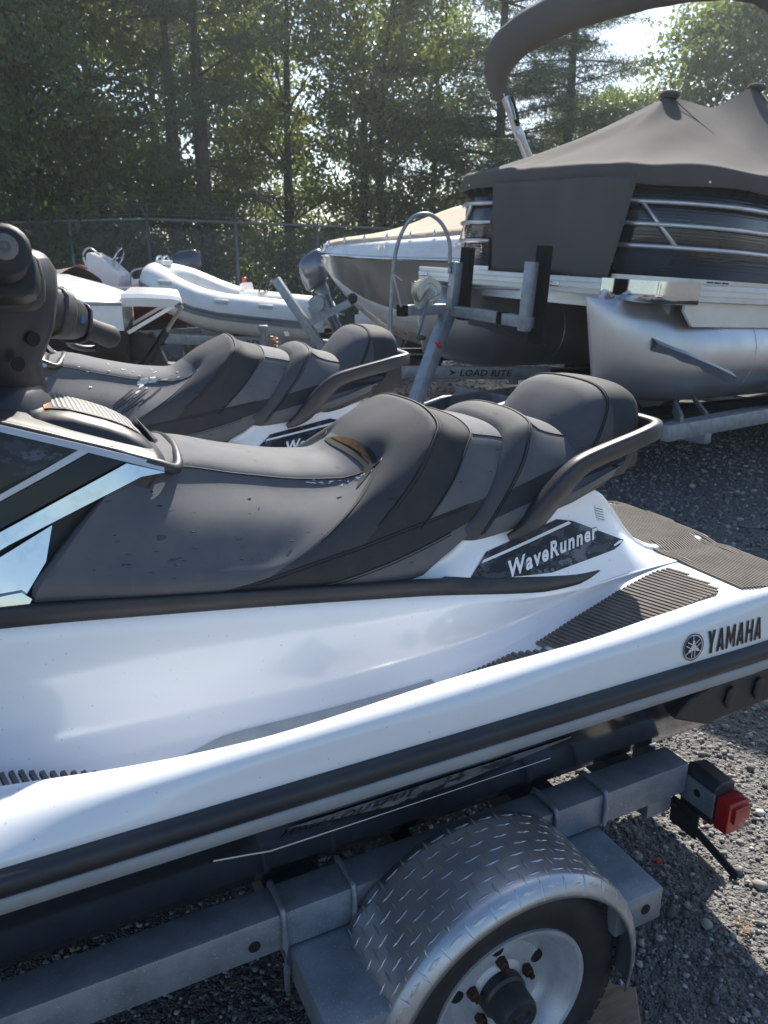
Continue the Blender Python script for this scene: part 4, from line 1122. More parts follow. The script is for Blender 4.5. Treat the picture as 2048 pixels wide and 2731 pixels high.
def make_pontoon():
    root = empty('pontoon_boat', (PO.x, PO.y, 1.42))
    root.rotation_euler = (Matrix.Rotation(PA, 3, 'Z') @ Matrix.Rotation(R(3.0), 3, 'Y') @ Matrix.Rotation(R(2.0), 3, 'X')).to_euler()
    P = dict(parent=root)
    tag(root, 'pontoon boat under a charcoal mooring cover with folded bimini top', 'pontoon boat')
    L = 6.4
    # deck with grooved aluminium edge
    m = MB(); m.prism(rrect(.03, L, .03, 2.52, (.1, .05, .05, .1), 4), .05, lambda a, b, c: (a, b, -.02 + c)); m.build('deck', whitealu, **P)
    m = MB()
    ol = rrect(0, L + .03, 0, 2.55, (.10, .05, .05, .10), 5)
    prof = [(-.03, .058), (.0, .058), (.008, .05), (.008, .028), (.003, .024), (.003, .020), (.010, .016), (.010, -.012), (.004, -.016), (.004, -.020), (.008, -.024), (.006, -.05), (-.03, -.052)]
    rows = []
    cx, cy = L / 2, 1.275
    for i, (x, y) in enumerate(ol):
        a, b = ol[i - 1], ol[(i + 1) % len(ol)]; t = Vector((b[0] - a[0], b[1] - a[1], 0)).normalized(); nrm = Vector((t.y, -t.x, 0))
        rows.append([(x + nrm.x * o, y + nrm.y * o, z) for o, z in prof])
    rows.append(rows[0]); m.grid(rows); m.build('deck_edge', whitealu, auto=25, **P)
    m = MB()                                     # polished corner cap
    rows = [[(x + (x - cx) * .0, y, 0) for _ in (0,)] for x, y in ol[:1]]
    cap = [( -.016, .50), (-.016, .12)] + [(.10 - .116 * math.cos(R(q)), .10 - .116 * math.sin(R(q))) for q in range(10, 90, 16)] + [(.12, -.016), (.34, -.016)]
    m.grid([[(x, y, z) for z in (.062, .02, -.02, -.062)] + [(x + .02, y + .02, -.075)] for x, y in cap]); m.build('corner_cap', chrome, smooth=True, **P)
    for y in (.93, 2.42):
        m = MB(); m.box((-.012, y, .0), (.012, .11, .034), bev=.005); nl = m.build('docking_light', chrome, auto=40, **P)
        m = MB(); m.box((-.019, y, 0), (.004, .08, .018), bev=.001); m.build('lamp_glass', M('lamp_glass', (.7, .7, .66), .1, coat=.8), nl)
    m = MB()                                     # skirting under the deck
    m.prism([(.30, .05), (.42, .05), (L, .05), (L, .07), (.42, .07), (.30, .07)], -.16, lambda a, b, c: (a, b, -.055 + c * (1 if a > .35 else .4))); m.build('skirt', whitealu, **P)
    for k in range(14):
        m = MB(); m.box((.35 + .44 * k, 1.275, -.10), (.05, 2.2, .09)); m.build('cross_member', alu, **P)
    # tubes
    LOGM = M('pontoon_aluminium', (.62, .62, .65), .38, metal=.9, col2=(.46, .47, .50), nsc=2.2, nlo=.3, nhi=.75, rvar=.25, stretch=(1, 1, 1), bump=(7, .05, .01))
    for yc in (.36, 2.19):
        rows = []
        for x, r, zc, sq in ((-.40, .006, -.10, .05), (-.385, .03, -.115, .06), (-.33, .085, -.15, .16), (-.22, .16, -.20, .34), (-.05, .225, -.265, .6), (.15, .29, -.35, .82), (.40, .335, -.40, .95), (.65, .355, -.42, 1), (1.2, .355, -.42, 1), (1.22, .355, -.42, 1), (L - .3, .355, -.42, 1)):
            row = []
            for i in range(32):
                a = 2 * math.pi * i / 32; yy = math.sin(a) * r * (sq * .6 + .4)
                zz = -math.cos(a)
                top = -.062; bot = zc - r
                mid = (top + bot) / 2; hh = (top - bot) / 2
                if x <= .40:
                    bot = -.42 - .355 * (1.0 if x > .3 else min(1, (.62 + .38 * (x + .40) / .7)))
                    mid = (top + bot) / 2; hh = (top - bot) / 2
                row.append((x + .17 + (mid - (mid + zz * hh)) * (.32 if x < -.1 else .12 if x < .1 else 0), yc + yy, mid + zz * hh))
            rows.append(row)
        m = MB(); m.grid(rows, close_v=True, cap=True); lg = m.build('pontoon', LOGM, auto=60, **P)
        m = MB()
        for sg in (-1, 1):                       # lifting strake
            ys = [(.17, .200), (.42, .285), (.72, .338), (.97, .345)]
            m.grid([[(x, yc + sg * (w - .01), -.25 - .28 * x), (x, yc + sg * (w + .045), -.285 - .28 * x), (x, yc + sg * (w - .005), -.335 - .28 * x)] for x, w in ys])
        m.build('strake', LOGM, lg, fix=False)
        m = MB(); m.bar((-.175, yc, -.08), (-.14, yc, -.015), .03, .02); m.bar((-.14, yc, -.015), (-.08, yc, -.06), .03, .012); m.build('bow_eye', alu, lg)
        for x in (1.22, 2.4, 3.6):
            MB().tube([(x, yc + .356 * math.sin(2 * math.pi * i / 32), -.42 - .356 * math.cos(2 * math.pi * i / 32)) for i in range(32)], .004, 5, closed=True).build('weld_seam', LOGM, lg)
    # fence panels: glossy, ribbed
    def panel_mat():
        m_, nt, b, co = base('ribbed_dark_panel')
        x, y, z = xyz(nt, co)
        w = mth(nt, 'SINE', mth(nt, 'MULTIPLY', z, 2 * math.pi / .021))
        nt.links.new(mixc(nt, ramp(nt, noise(nt, co, 1.5, 3), .4, .7), (.020, .020, .023), (.030, .030, .034)), b.inputs['Base Color'])
        b.inputs['Roughness'].default_value = .10; b.inputs['Coat Weight'].default_value = .5
        bn = nt.nodes.new('ShaderNodeBump'); bn.inputs['Strength'].default_value = .22; bn.inputs['Distance'].default_value = .003
        nt.links.new(w, bn.inputs['Height']); nt.links.new(bn.outputs[0], b.inputs['Normal']); return m_
    pm = panel_mat()
    fence_ol = resample(rrect(.14, L - .4, .14, 2.42, (.85, .3, .3, .52), 12), 120)
    def arc(i0, i1): return [fence_ol[i % 120] for i in range(i0, i1 + 1)]
    # indices: find the gate gap on the front edge (x = .14)
    gate = [i for i, (x, y) in enumerate(fence_ol) if x < .30 and .72 < y < 1.66]
    gset = set(gate)
    def runs():
        st = [i for i in range(120) if i not in gset and (i - 1) % 120 in gset][0]
        return [i for i in [(st + k) % 120 for k in range(120)] if i not in gset]
    rn = runs()
    m = MB(); m.grid([[(fence_ol[i][0], fence_ol[i][1], .06), (fence_ol[i][0], fence_ol[i][1], .74)] for i in rn]); fp_ = m.build('fence_panel', pm, smooth=True, **P)
    sd = fp_.modifiers.new('solid', 'SOLIDIFY'); sd.thickness = .02; sd.offset = 0
    def offset_pts(ids, o, z):
        out = []
        for i in ids:
            a, b = fence_ol[(i - 1) % 120], fence_ol[(i + 1) % 120]; t = Vector((b[0] - a[0], b[1] - a[1], 0)).normalized(); n = Vector((t.y, -t.x, 0))
            out.append((fence_ol[i][0] + n.x * o, fence_ol[i][1] + n.y * o, z))
        return out
    railm = M('satin_rail_tube', (.62, .61, .62), .30, metal=.8)
    for z in (.285, .425, .565): MB().tube(offset_pts(rn, .035, z), .0155, 10).build('fence_rail', railm, smooth=True, **P)
    for z, h in ((.075, .035), (.742, .03)):
        m = MB(); m.tube(offset_pts(rn, .0, z), h / 2, sec=[(-1, -1), (1, -1), (1, 1), (-1, 1)]); m.build('fence_frame', railm, **P)
    for k, dk in ((3, -4), (len(rn) - 5, 4), (16, 4), (30, 4), (44, 4)):
        a = offset_pts([rn[k]], .035, .285)[0]; b = offset_pts([rn[max(0, min(len(rn) - 1, k + dk // 2))]], .035, .565)[0]
        MB().tube([a, b], .0155, 8).build('fence_brace', railm, smooth=True, **P)
    # mooring cover
    ridge_z = pch((1.40, 1.47), (1.95, 1.47), (2.62, 1.72), (3.3, 1.52), (4.0, 1.62), (4.8, 1.4))
    cov_ol = []
    for i in range(120):
        p = offset_pts([i], .055, 0)[0]; cov_ol.append((p[0], p[1]))
    rnd = random.Random(11)
    rows = []
    NR = 22
    for q in range(NR + 1):
        rho = q / NR; row = []
        for i, (x, y) in enumerate(cov_ol):
            sx = min(max(x, 1.40), 4.8)
            kx = min(max(1.40 + (x - .1) * (3.4 / (L - .6)), 1.40), 4.8)
            zr = ridge_z(kx); ze = .80
            X = kx + (x - kx) * rho; Y = 1.25 + (y - 1.25) * rho
            z = ze + (zr - ze) * (1 - rho) ** 1.28
            # stretch folds running to the edge, gathered near the gate
            fold = .016 * math.sin(i * 1.9 + 3 * math.sin(i * .37)) * max(0, rho - .5) * 1.8 + .007 * math.sin(i * .8 + rho * 9) * math.sin(math.pi * rho)
            if x < .5 and y < 1.0: fold += .016 * math.sin(i * 3.1) * max(0, rho - .6) * 2.2
            row.append((X, Y, z + fold))
        rows.append(row)
    for dz, o in ((-.03, .010), (-.065, .012), (-.115, .006), (-.128, -.002)):
        row = []
        for i, (x, y) in enumerate(cov_ol):
            p = offset_pts([i], .055 + o + .007 * math.sin(i * 2.3), 0)[0]; row.append((p[0], p[1], .80 + dz + .008 * math.sin(i * .9)))
        rows.append(row)
    m = MB(); m.grid(rows, close_v=True); cv = m.build('mooring_cover', canvas, smooth=True, **P)
    sb_ = cv.modifiers.new('sub', 'SUBSURF'); sb_.levels = 1; sb_.render_levels = 1
    for px in (1.42, 2.62, 4.0):
        m = MB(); m.lathe([(0, .035), (.05, .034), (.075, .02), (.08, .0), (.06, -.02)], (px, 1.25, ridge_z(px) + .0), (0, 0, 1), 20); m.build('pole_cap', canvas, auto=50, **P)
        for sg in (-1, 1): MB().tube([(px, 1.25, ridge_z(px) + .004)] + [(px + (px * .0 + .12 * r_), 1.25 + sg * (1.1 * r_), .80 + (ridge_z(px) - .80) * (1 - r_) ** 1.28 + .004) for r_ in [k / 12 for k in range(1, 12)]], .004, 5).build('cover_seam', thread, cv)
    for i in range(0, 118, 7):                   # press studs along the skirt
        p = offset_pts([i], .072, .70)[0]; q = Vector((p[0] - fence_ol[i][0], p[1] - fence_ol[i][1], 0)).normalized()
        if i in gset: continue
        m = MB(); m.lathe([(0, .006), (.009, .004), (.010, 0)], p, q, 10); m.build('press_stud', chrome, cv)
    # hanging drape over the front gate
    rows = []
    for q in range(15):
        f = q / 14; row = []
        for k in range(25):
            g = k / 24; y = 1.71 - (1.71 - .40 - .16 * f) * g
            x = .060 + .010 * math.sin(g * 26 + f * 2) * (.3 + f * .5) + .02 * f + (.10 * max(0, g - .72) ** 1.5 * 2)
            row.append((x - .02 * (1 - f), y - (.03 * f * (1 - g)), .70 - f * (.635 + .015 * math.sin(g * 9))))
        rows.append(row)
    m = MB(); m.grid(rows); dr = m.build('cover_drape', canvas, smooth=True, **P)
    sd = dr.modifiers.new('solid', 'SOLIDIFY'); sd.thickness = .004
    # folded bimini top in its boot, with braces
    ctl = [(.83, 2.54, 1.50), (.78, 2.57, 1.62), (.74, 2.54, 1.73), (.71, 2.42, 1.85), (.69, 2.12, 1.945), (.67, 1.65, 2.00), (.66, 1.2, 2.01), (.67, .75, 2.00), (.69, .35, 1.95), (.71, .10, 1.86), (.74, -.02, 1.73), (.78, -.05, 1.62), (.83, -.04, 1.50)]
    path = crom(ctl, 5); N = len(path)
    rs_ = [max(.05, .148 * min(1, .42 + .58 * min(i, N - 1 - i) / 14)) * (1 + .02 * math.sin(i * 1.7)) for i in range(N)]
    m = MB(); m.tube(path, rs_, 18); m.build('bimini_boot', canvas, smooth=True, **P)
    for y in (2.50, -.02):
        m = MB(); m.bar((.80, y, 1.54), (1.28, y, .98), .03, .055, bev=.006); m.bar((.84, y + .04, 1.50), (1.20, y + .04, 1.05), .028, .028); m.bar((1.0, y, 1.28), (1.06, y, 1.22), .05, .075, bev=.004); m.build('bimini_brace', alu, auto=40, **P)
        MB().tube(crom([(.86, y - .03, 1.52), (.93, y - .035, 1.42), (.98, y - .04, 1.30), (.94, y - .03, 1.34)], 4), .012, 6).build('brace_strap', carpet, **P)
    # emblem on the cap rail and badge
    m = MB()
    for k in range(3): m.box((.45 + .09 * k, -.004, .075), (.07, .01, .012), bev=.003)
    m.build('side_badge', darksteel, **P)
    return root
pontoon = make_pontoon()

def make_pontoon_trailer():
    root = empty('pontoon_trailer', (PO.x, PO.y, 0), PA)
    P = dict(parent=root)
    tag(root, 'galvanised trailer under the pontoon boat with winch stand and carpeted bow guides', 'trailer')
    for y in (.36, 2.19):
        x0 = .35 if y < 1 else 1.5
        m = MB(); m.bar((x0, y, .565), (5.6, y, .30), .14, .05, bev=.008); m.build('bunk', carpet, **P)
        m = MB(); m.bar((.10, y, .42), (5.8, y, .40), .07, .10, bev=.006); m.build('side_rail', galv, auto=40, **P)
        m = MB(); m.bar((.10, y, .42), (-1.6, 1.27, .44), .07, .10, bev=.006); m.build('tongue_brace', galv, auto=40, **P)
    m = MB(); m.bar((.12, -.02, .51), (2.6, -.02, .47), .06, .11, bev=.006); m.build('side_rail', galv, auto=40, **P)
    m = MB(); m.bar((.30, -.02, .56), (.62, .26, .60), .02, .10); m.bar((.66, .02, .57), (.80, .22, .64), .02, .03); m.build('bunk_bracket', galv, **P)
    for x in (.6, 2.2, 4.0):
        m = MB(); m.bar((x, -.05, .42), (x, 2.6, .42), .08, .08, bev=.005); m.build('cross_beam', galv, auto=40, **P)
    m = MB(); m.bar((.6, 1.27, .48), (-2.4, 1.27, .48), .08, .10, bev=.006); m.build('tongue', galv, auto=40, **P)
    for y in (-.25, 2.78):
        for x in (2.6, 3.4):
            w = empty('wheel', (x, y, .30)); w.parent = root
            m = MB(); m.lathe([(.17, -.08), (.27, -.09), (.30, -.06), (.305, 0), (.30, .06), (.27, .09), (.17, .08)], (0, 0, 0), (0, 1, 0), 40); m.build('tyre', rubber, w, auto=40)
            m = MB(); m.lathe([(0, -.04), (.06, -.05), (.13, -.03), (.17, -.07)], (0, 0, 0), (0, 1, 0), 40); m.build('rim', galv, w, auto=40)
    # winch stand
    X = -.50
    m = MB(); m.bar((X + .02, 1.50, 1.29), (X - .42, 1.42, .50), .085, .10, up=(0, 1, 0), bev=.006); post = m.build('winch_post', galv, auto=40, **P)
    m = MB(); m.box((X - .165, 1.415, 1.02), (.012, .05, .055), Matrix.Rotation(R(-28), 3, 'Y')); m.build('reflector', redstick, post)
    m = MB(); m.bar((X, 1.56, 1.265), (X, .66, 1.215), .075, .075, bev=.006); m.build('stand_crossbar', galv, auto=40, **P)
    m = MB(); m.bar((X, .95, 1.235), (X, .90, 1.232), .079, .079); m.build('clamp_band', carpet, **P)
    m = MB(); m.bar((X, 1.53, 1.265), (X - .36, 1.56, 1.265), .075, .075, bev=.006); m.build('winch_arm', galv, auto=40, **P)
    m = MB(); m.bar((X - .36, 1.56, 1.265), (X - .41, 1.564, 1.265), .08, .08); m.build('end_cap', carpet, **P)
    for y, z0, z1 in ((1.44, 1.27, 1.60), (.70, 1.16, 1.60)):
        m = MB(); m.bar((X - .02, y, z0), (X + .0, y - .02, z1), .07, .065, up=(0, 1, 0), bev=.004); m.build('guide_upright', galv, auto=40, **P)
        m = MB(); m.bar((X + .055, y - .035, z0 - .08), (X + .075, y - .055, z1 + .10), .10, .055, up=(1, 0, 0), bev=.008); m.build('guide_pad', carpet, **P)
    # hoop, drum winch with crank, strap
    hp = crom([(X - .42, 1.66, .52), (X - .42, 1.66, 1.0), (X - .42, 1.64, 1.45), (X - .40, 1.60, 1.72), (X - .33, 1.55, 1.88), (X - .22, 1.50, 1.92), (X - .12, 1.46, 1.86), (X - .06, 1.44, 1.74), (X - .05, 1.44, 1.62), (X - .05, 1.44, 1.52)], 6)
    MB().tube(hp, .014, 10).build('hoop_handle', galv, smooth=True, **P)
    wc = Vector((X - .22, 1.48, 1.395)); ax = Vector((-.15, -1, 0)).normalized()
    m = MB(); m.lathe([(0, .0), (.035, .0), (.035, .01), (.088, .012), (.088, .022), (.094, .024), (.094, .030), (.060, .032), (.055, .028), (.02, .030), (0, .030)], wc - ax * .0, ax, 36)
    m.lathe([(.05, 0), (.05, -.07), (.088, -.072), (.088, -.08), (0, -.08)], wc, ax, 30); wn_ = m.build('winch_drum', M('zinc_plate', (.55, .55, .50), .35, metal=.7, col2=(.45, .44, .38), nsc=30), auto=35, **P)
    m = MB()
    for i in range(36):
        a = 2 * math.pi * i / 36; e1 = ax.orthogonal().normalized(); e2 = ax.cross(e1); rd = e1 * math.cos(a) + e2 * math.sin(a)
        m.box(wc + rd * .096 + ax * .027, (.009, .006, .009), Matrix((ax.cross(rd), ax, rd)).transposed())
    m.build('gear_teeth', MATS['zinc_plate'], wn_)
    m = MB(); m.bar(wc + Vector((-.10, .02, -.11)), wc + Vector((.08, -.02, -.03)), .09, .02); m.bar(wc + Vector((.0, -.04, .02)), wc + Vector((-.10, -.05, -.10)), .006, .03); m.build('winch_frame', MATS['zinc_plate'], **P)
    m = MB(); m.bar(wc + ax * .045 + Vector((-.02, 0, -.05)), wc + ax * .06 + Vector((-.12, 0, -.30)), .012, .022); ck = m.build('crank', galv, **P)
    m = MB(); m.lathe([(0, 0), (.018, 0), (.02, .03), (.018, .085), (0, .09)], wc + ax * .06 + Vector((-.12, 0, -.31)), ax, 14); m.build('crank_knob', blackpl, ck, auto=40)
    MB().tube([wc + Vector((0, .04, .04)), Vector((-.02, 1.25, 1.40))], .006, 6).build('winch_strap', galv, **P)
    m = MB(); m.bar(wc + Vector((-.20, .05, -.10)), wc + Vector((-.25, .08, .12)), .03, .012); m.bar(wc + Vector((-.25, .08, .12)), wc + Vector((-.19, .06, .08)), .03, .012); m.build('strap_hook', galv, **P)
    return root
make_pontoon_trailer()

# ------------------------------------------------------------------ bowrider with tan cover
def make_bowrider():
    root = empty('motor_boat', (-.74, 9.35, .62)); root.rotation_euler = (0, R(1.0), R(-4))
    tag(root, 'white and taupe motor boat with tan bow cover beside the pontoon boat', 'motor boat')
    P = dict(parent=root, off=(0, 0, -.62))
    hb = pch((0, .0), (.03, .10), (.12, .26), (.35, .52), (.8, .82), (1.4, 1.03), (2.2, 1.16), (6.2, 1.18))
    sz = pch((0, 1.70), (.8, 1.67), (2, 1.66), (6.2, 1.62))
    cz_ = pch((0, 1.60), (.25, 1.36), (.6, 1.17), (1.2, 1.02), (2, .94), (6.2, .90))     # chine height
    cb = pch((0, .0), (.25, .22), (.6, .48), (1.2, .76), (2, .96), (6.2, 1.02))
    kz = pch((0, 1.60), (.10, 1.45), (.25, 1.26), (.5, 1.02), (.8, .82), (1.2, .68), (1.7, .62), (6.2, .60))
    xs = [0, .02, .05, .1, .18, .28, .4, .55, .75, 1.0, 1.3, 1.7, 2.2, 3, 4.5, 6.2]
    def sec(x):
        return dict(sheer=(hb(x), sz(x)), chine=(cb(x), cz_(x)), keel=(0, kz(x)))
    for name, mat, fr in (('topside', taupe, (0, .12, .35, .62, .80, .92)), ('bottom', whiteplain, None)):
        rows = []
        for x in xs:
            q = sec(x); a, b, k = q['sheer'], q['chine'], q['keel']
            if fr: half = [(a[0] + (b[0] - a[0]) * f + .03 * math.sin(math.pi * f) * min(1, x), a[1] - .03 + (b[1] - a[1] + .03) * f) for f in fr]
            else:
                f = .92; s_ = (a[0] + (b[0] - a[0]) * f + .03 * math.sin(math.pi * f) * min(1, x), a[1] - .03 + (b[1] - a[1] + .03) * f)
                half = [s_, (b[0] + .01, b[1]), (b[0] * .5, b[1] * .5 + k[1] * .5), k]
            if fr: rows.append([(x, -y, z) for y, z in half] + [(x, y, z) for y, z in half[::-1]])
            else: rows.append([(x, -y, z) for y, z in half] + [(x, y, z) for y, z in half[-2::-1]])
        if fr:
            n = len(fr); m = MB(); m.grid([r[:n] for r in rows]); m.grid([r[n:] for r in rows])
        else: m = MB(); m.grid(rows)
        hl = m.build(name, mat, auto=50, **P)
    for sg in (-1, 1):
        MB().tube([(x, sg * (hb(x) + .008), sz(x) - .02) for x in xs], .022, 8).build('rub_rail', chrome, smooth=True, **P)
    # deck cap
    cap_h = pch((0, .03), (.3, .10), (1, .17), (2, .24), (6.2, .26))
    rows = []
    for x in xs:
        h = hb(x); z = sz(x); c = cap_h(x)
        half = [(h, z - .005), (h - .012, z + c * .3), (h * .93 - .01, z + c * .8), (h * .86 - .02 if h > .05 else 0, z + c), (h * .55, z + c + .02), (0, z + c + .03)]
        half = [(max(0, y), q) for y, q in half]
        rows.append([(x, -y, q) for y, q in half] + [(x, y, q) for y, q in half[-2::-1]])
    m = MB(); m.grid(rows); m.build('deck', whiteplain, auto=60, **P)
    # cover over the bow well, peaked
    rows = []
    for i in range(26):
        x = .07 + 3.2 * i / 25; row = []
        for k in range(21):
            g = -1 + k / 10; h = hb(x) * (.80 if x < 1.0 else .80 + .02)
            if x < .8: h = hb(x) * .86
            pk = .28 * math.exp(-((x - 1.75) / .75) ** 2) * (1 - abs(g)) ** 1.3
            row.append((x, g * h, sz(x) + cap_h(x) + .03 + pk + .05 * (1 - g * g) - (.10 if abs(g) == 1 else 0)))
        rows.append(row)
    m = MB(); m.grid(rows); m.build('bow_cover', tancanvas, smooth=True, **P)
    for x in (.12, .32, .55, .8, 1.05, 1.3):
        for sg in (-1, 1):
            m = MB(); m.lathe([(.016, 0), (.018, .02), (.006, .05), (0, .07)], (x, sg * hb(x) * .84, sz(x) + cap_h(x) + .02), (0, 0, 1), 10); m.build('cover_stud', chrome, auto=40, **P)
    for x in (.75, 1.55):
        for sg in (-1, 1):
            m = MB(); y = sg * (hb(x) - .035); z = sz(x) + cap_h(x) * .55
            m.bar((x - .10, y, z + .03), (x + .10, y, z + .03), .02, .018, bev=.005); m.box((x - .03, y, z), (.018, .02, .05)); m.box((x + .03, y, z), (.018, .02, .05)); m.build('cleat', chrome, auto=40, **P)
    m = MB(); m.lathe([(0, .03), (.03, .025), (.035, 0)], (.16, -.22, 1.76), (-.6, -.8, .2), 14); m.build('bow_light', chrome, auto=40, **P)
    m = MB(); m.lathe([(0, .03), (.045, .025), (.05, 0)], (.07, -.13, 1.75), (-.8, -.6, .2), 14); m.build('bow_light', chrome, auto=40, **P)
    return root
make_bowrider()

def make_bowrider_trailer():
    root = empty('boat_trailer', (-.74, 9.35, 0)); root.rotation_euler = (0, 0, R(-4))
    tag(root, 'galvanised trailer under the white and taupe motor boat, lettered along its rail', 'trailer')
    P = dict(parent=root)
    for y in (-.88, .88):
        m = MB(); m.bar((.75, y, .47), (6.0, y, .45), .07, .13, bev=.006); rl = m.build('side_rail', galv, auto=40, **P)
        m = MB(); m.bar((.75, y, .47), (-.6, 0, .47), .07, .12, bev=.006); m.build('tongue_brace', galv, auto=40, **P)
        if y < 0:
            letters('rail_lettering', 'LOAD RITE', lambda a, b: (1.62 + a, y - .037, .432 + b), decalblk, rl, .56, .07, bold=.03, shear=.2, spacing=1.08)
            m = MB(); m.add([(1.49, y - .037, .43), (1.59, y - .037, .47), (1.50, y - .037, .505), (1.53, y - .037, .465)], [(0, 1, 2, 3)]); m.build('rail_logo', decalblk, rl, fix=False)
    m = MB(); m.bar((.6, -.35, .55), (5.8, -.5, .62), .09, .05); m.bar((.6, .35, .55), (5.8, .5, .62), .09, .05); m.build('bunk', carpet, **P)
    m = MB(); m.bar((2.2, -1.0, .40), (2.2, 1.0, .40), .08, .08); m.build('cross_beam', galv, **P)
    for y in (-1.05, 1.05):
        w = empty('wheel', (3.6, y, .31)); w.parent = root
        m = MB(); m.lathe([(.17, -.09), (.28, -.095), (.31, -.06), (.31, .06), (.28, .095), (.17, .09)], (0, 0, 0), (0, 1, 0), 36); m.build('tyre', rubber, w, auto=40)
        m = MB(); m.lathe([(0, -.03), (.12, -.03), (.17, -.07)], (0, 0, 0), (0, 1, 0), 36); m.build('rim', galv, w, auto=40)
    m = MB(); m.bar((-.40, -.62, 1.42), (.16, -.62, .60), .09, .12, up=(0, 1, 0), bev=.006); m.build('winch_post', galv, auto=40, **P)
    m = MB(); m.bar((-.12, -.62, .92), (.42, -.62, 1.18), .08, .09, up=(0, 1, 0)); m.box((.08, -.62, 1.10), (.22, .10, .13), Matrix.Rotation(R(-20), 3, 'Y')); m.build('winch_arm', galv, auto=40, **P)
    m = MB(); m.lathe([(0, -.07), (.085, -.07), (.085, -.05), (.05, -.05), (.05, .03), (.085, .03), (.085, .05), (0, .05)], (.06, -.66, 1.17), (0, 1, 0), 24); m.build('winch_drum', galv, auto=35, **P)
    m = MB(); m.lathe([(0, -.05), (.04, -.05), (.055, -.03), (.055, .03), (.04, .05), (0, .05)], (.44, -.62, 1.22), (0, 1, 0), 20); m.build('bow_roller', rubber, auto=35, **P)
    m = MB(); m.bar((.10, -.70, 1.08), (.36, -.72, 1.06), .012, .02); m.build('crank', galv, **P)
    m = MB(); m.bar((-.62, -.3, .46), (-.30, -.62, .84), .06, .06); m.lathe([(0, 0), (.035, 0), (.035, .42), (0, .42)], (-.56, -.62, .45), (0, 0, 1), 14); m.box((-.56, -.62, .90), (.10, .08, .06), bev=.01); m.build('jack', galv, auto=40, **P)
    m = MB(); m.lathe([(0, -.03), (.10, -.03), (.12, 0), (.10, .03), (0, .03)], (-.56, -.62, .12), (0, 1, 0), 20); m.lathe([(0, 0), (.02, 0), (.02, .35), (0, .35)], (-.56, -.62, .12), (0, 0, 1), 10); m.build('jack_wheel', rubber, auto=40, **P)
    sp = [(-.44 + .045 * math.cos(i * .9), -.66 + .03 * math.sin(i * .9), .58 + .006 * i) for i in range(40)]
    MB().tube(sp, .010, 5).build('coiled_cable', M('copper_cable', (.32, .14, .08), .5), smooth=True, **P)
    return root
make_bowrider_trailer()

# white trailer tail board with orange marker behind the motor boat's bow
root = empty('utility_trailer', (-.02, 11.4, 0)); tag(root, 'low white trailer tail with orange marker light under the motor boat bow', 'trailer')
m = MB(); m.box((.10, 0, .78), (1.0, .05, .20), bev=.01); m.box((-.1, .35, .98), (.5, .5, .34), bev=.04); m.build('tail_board', whiteplain, root, auto=40)
m = MB(); m.box((.20, -.03, .80), (.20, .02, .06), bev=.006); m.build('marker_light', orangelens, root)
m = MB(); m.bar((-.5, .1, .62), (1.2, .1, .62), .08, .1); m.build('frame', darksteel, root)
for y in (-.0, .9):
    m = MB(); m.lathe([(0, -.06), (.2, -.08), (.31, -.08), (.31, .08), (.2, .08), (0, .06)], (.6, y + .2, .31), (0, 1, 0), 28); m.build('wheel', rubber, root, auto=40)

# ------------------------------------------------------------------ outboard motor builder
def outboard(parent, base_pt, yaw, tilt, paint, s=1.0, name=None, leg=True):
    rt = Matrix.Translation(Vector(base_pt)) @ Matrix.Rotation(yaw, 4, 'Z') @ Matrix.Rotation(tilt, 4, 'Y') @ Matrix.Scale(s, 4)
    T = lambda v: rt @ Vector(v)
    o = []
    rows = []
    for z, x0, x1, w in ((.18, -.14, .16, .11), (.22, -.18, .20, .145), (.34, -.20, .25, .165), (.46, -.20, .26, .16), (.54, -.17, .23, .14), (.585, -.10, .14, .09)):
        cx = (x0 + x1) / 2; a = (x1 - x0) / 2
        rows.append([T((cx + a * math.copysign(abs(math.cos(q)) ** .7, math.cos(q)), w * math.copysign(abs(math.sin(q)) ** .7, math.sin(q)), z)) for q in [2 * math.pi * i / 24 for i in range(24)]])
    m = MB(); m.grid([[tuple(p) for p in r] for r in rows], close_v=True, cap=True); c = m.build('motor_cowling', paint, parent, smooth=True)
    m = MB()
    rows = []
    for z, x0, x1, w in ((.20, -.10, .15, .10), (.0, -.06, .13, .07), (-.30, -.04, .11, .045), (-.55, -.05, .13, .04), (-.60, -.14, .20, .035), (-.68, -.12, .16, .035), (-.80, -.02, .10, .010)):
        cx = (x0 + x1) / 2; a = (x1 - x0) / 2
        rows.append([tuple(T((cx + a * math.cos(q), w * math.sin(q), z))) for q in [2 * math.pi * i / 14 for i in range(14)]])
    m.grid(rows, close_v=True, cap=True); m.build('motor_leg', paint, parent, smooth=True)
    m = MB(); m.grid([[tuple(T((x, y, z))) for x, y, z in ((-.12, -.07, .12), (-.12, .07, .12), (-.12, .07, -.15), (-.12, -.07, -.15))], [tuple(T((x, y, z))) for x, y, z in ((-.02, -.06, .12), (-.02, .06, .12), (-.02, .06, -.15), (-.02, -.06, -.15))]], close_v=True, cap=True); m.build('motor_bracket', darksteel, parent)
    m = MB()
    for k in range(3):
        a = 2 * math.pi * k / 3
        m.add([tuple(T(p)) for p in ((.17, .02 * math.cos(a), -.66 + .02 * math.sin(a)), (.19, .12 * math.cos(a - .4), -.66 + .12 * math.sin(a - .4)), (.16, .13 * math.cos(a + .3), -.66 + .13 * math.sin(a + .3)))], [(0, 1, 2)])
    m.build('propeller', darksteel, parent, fix=False)

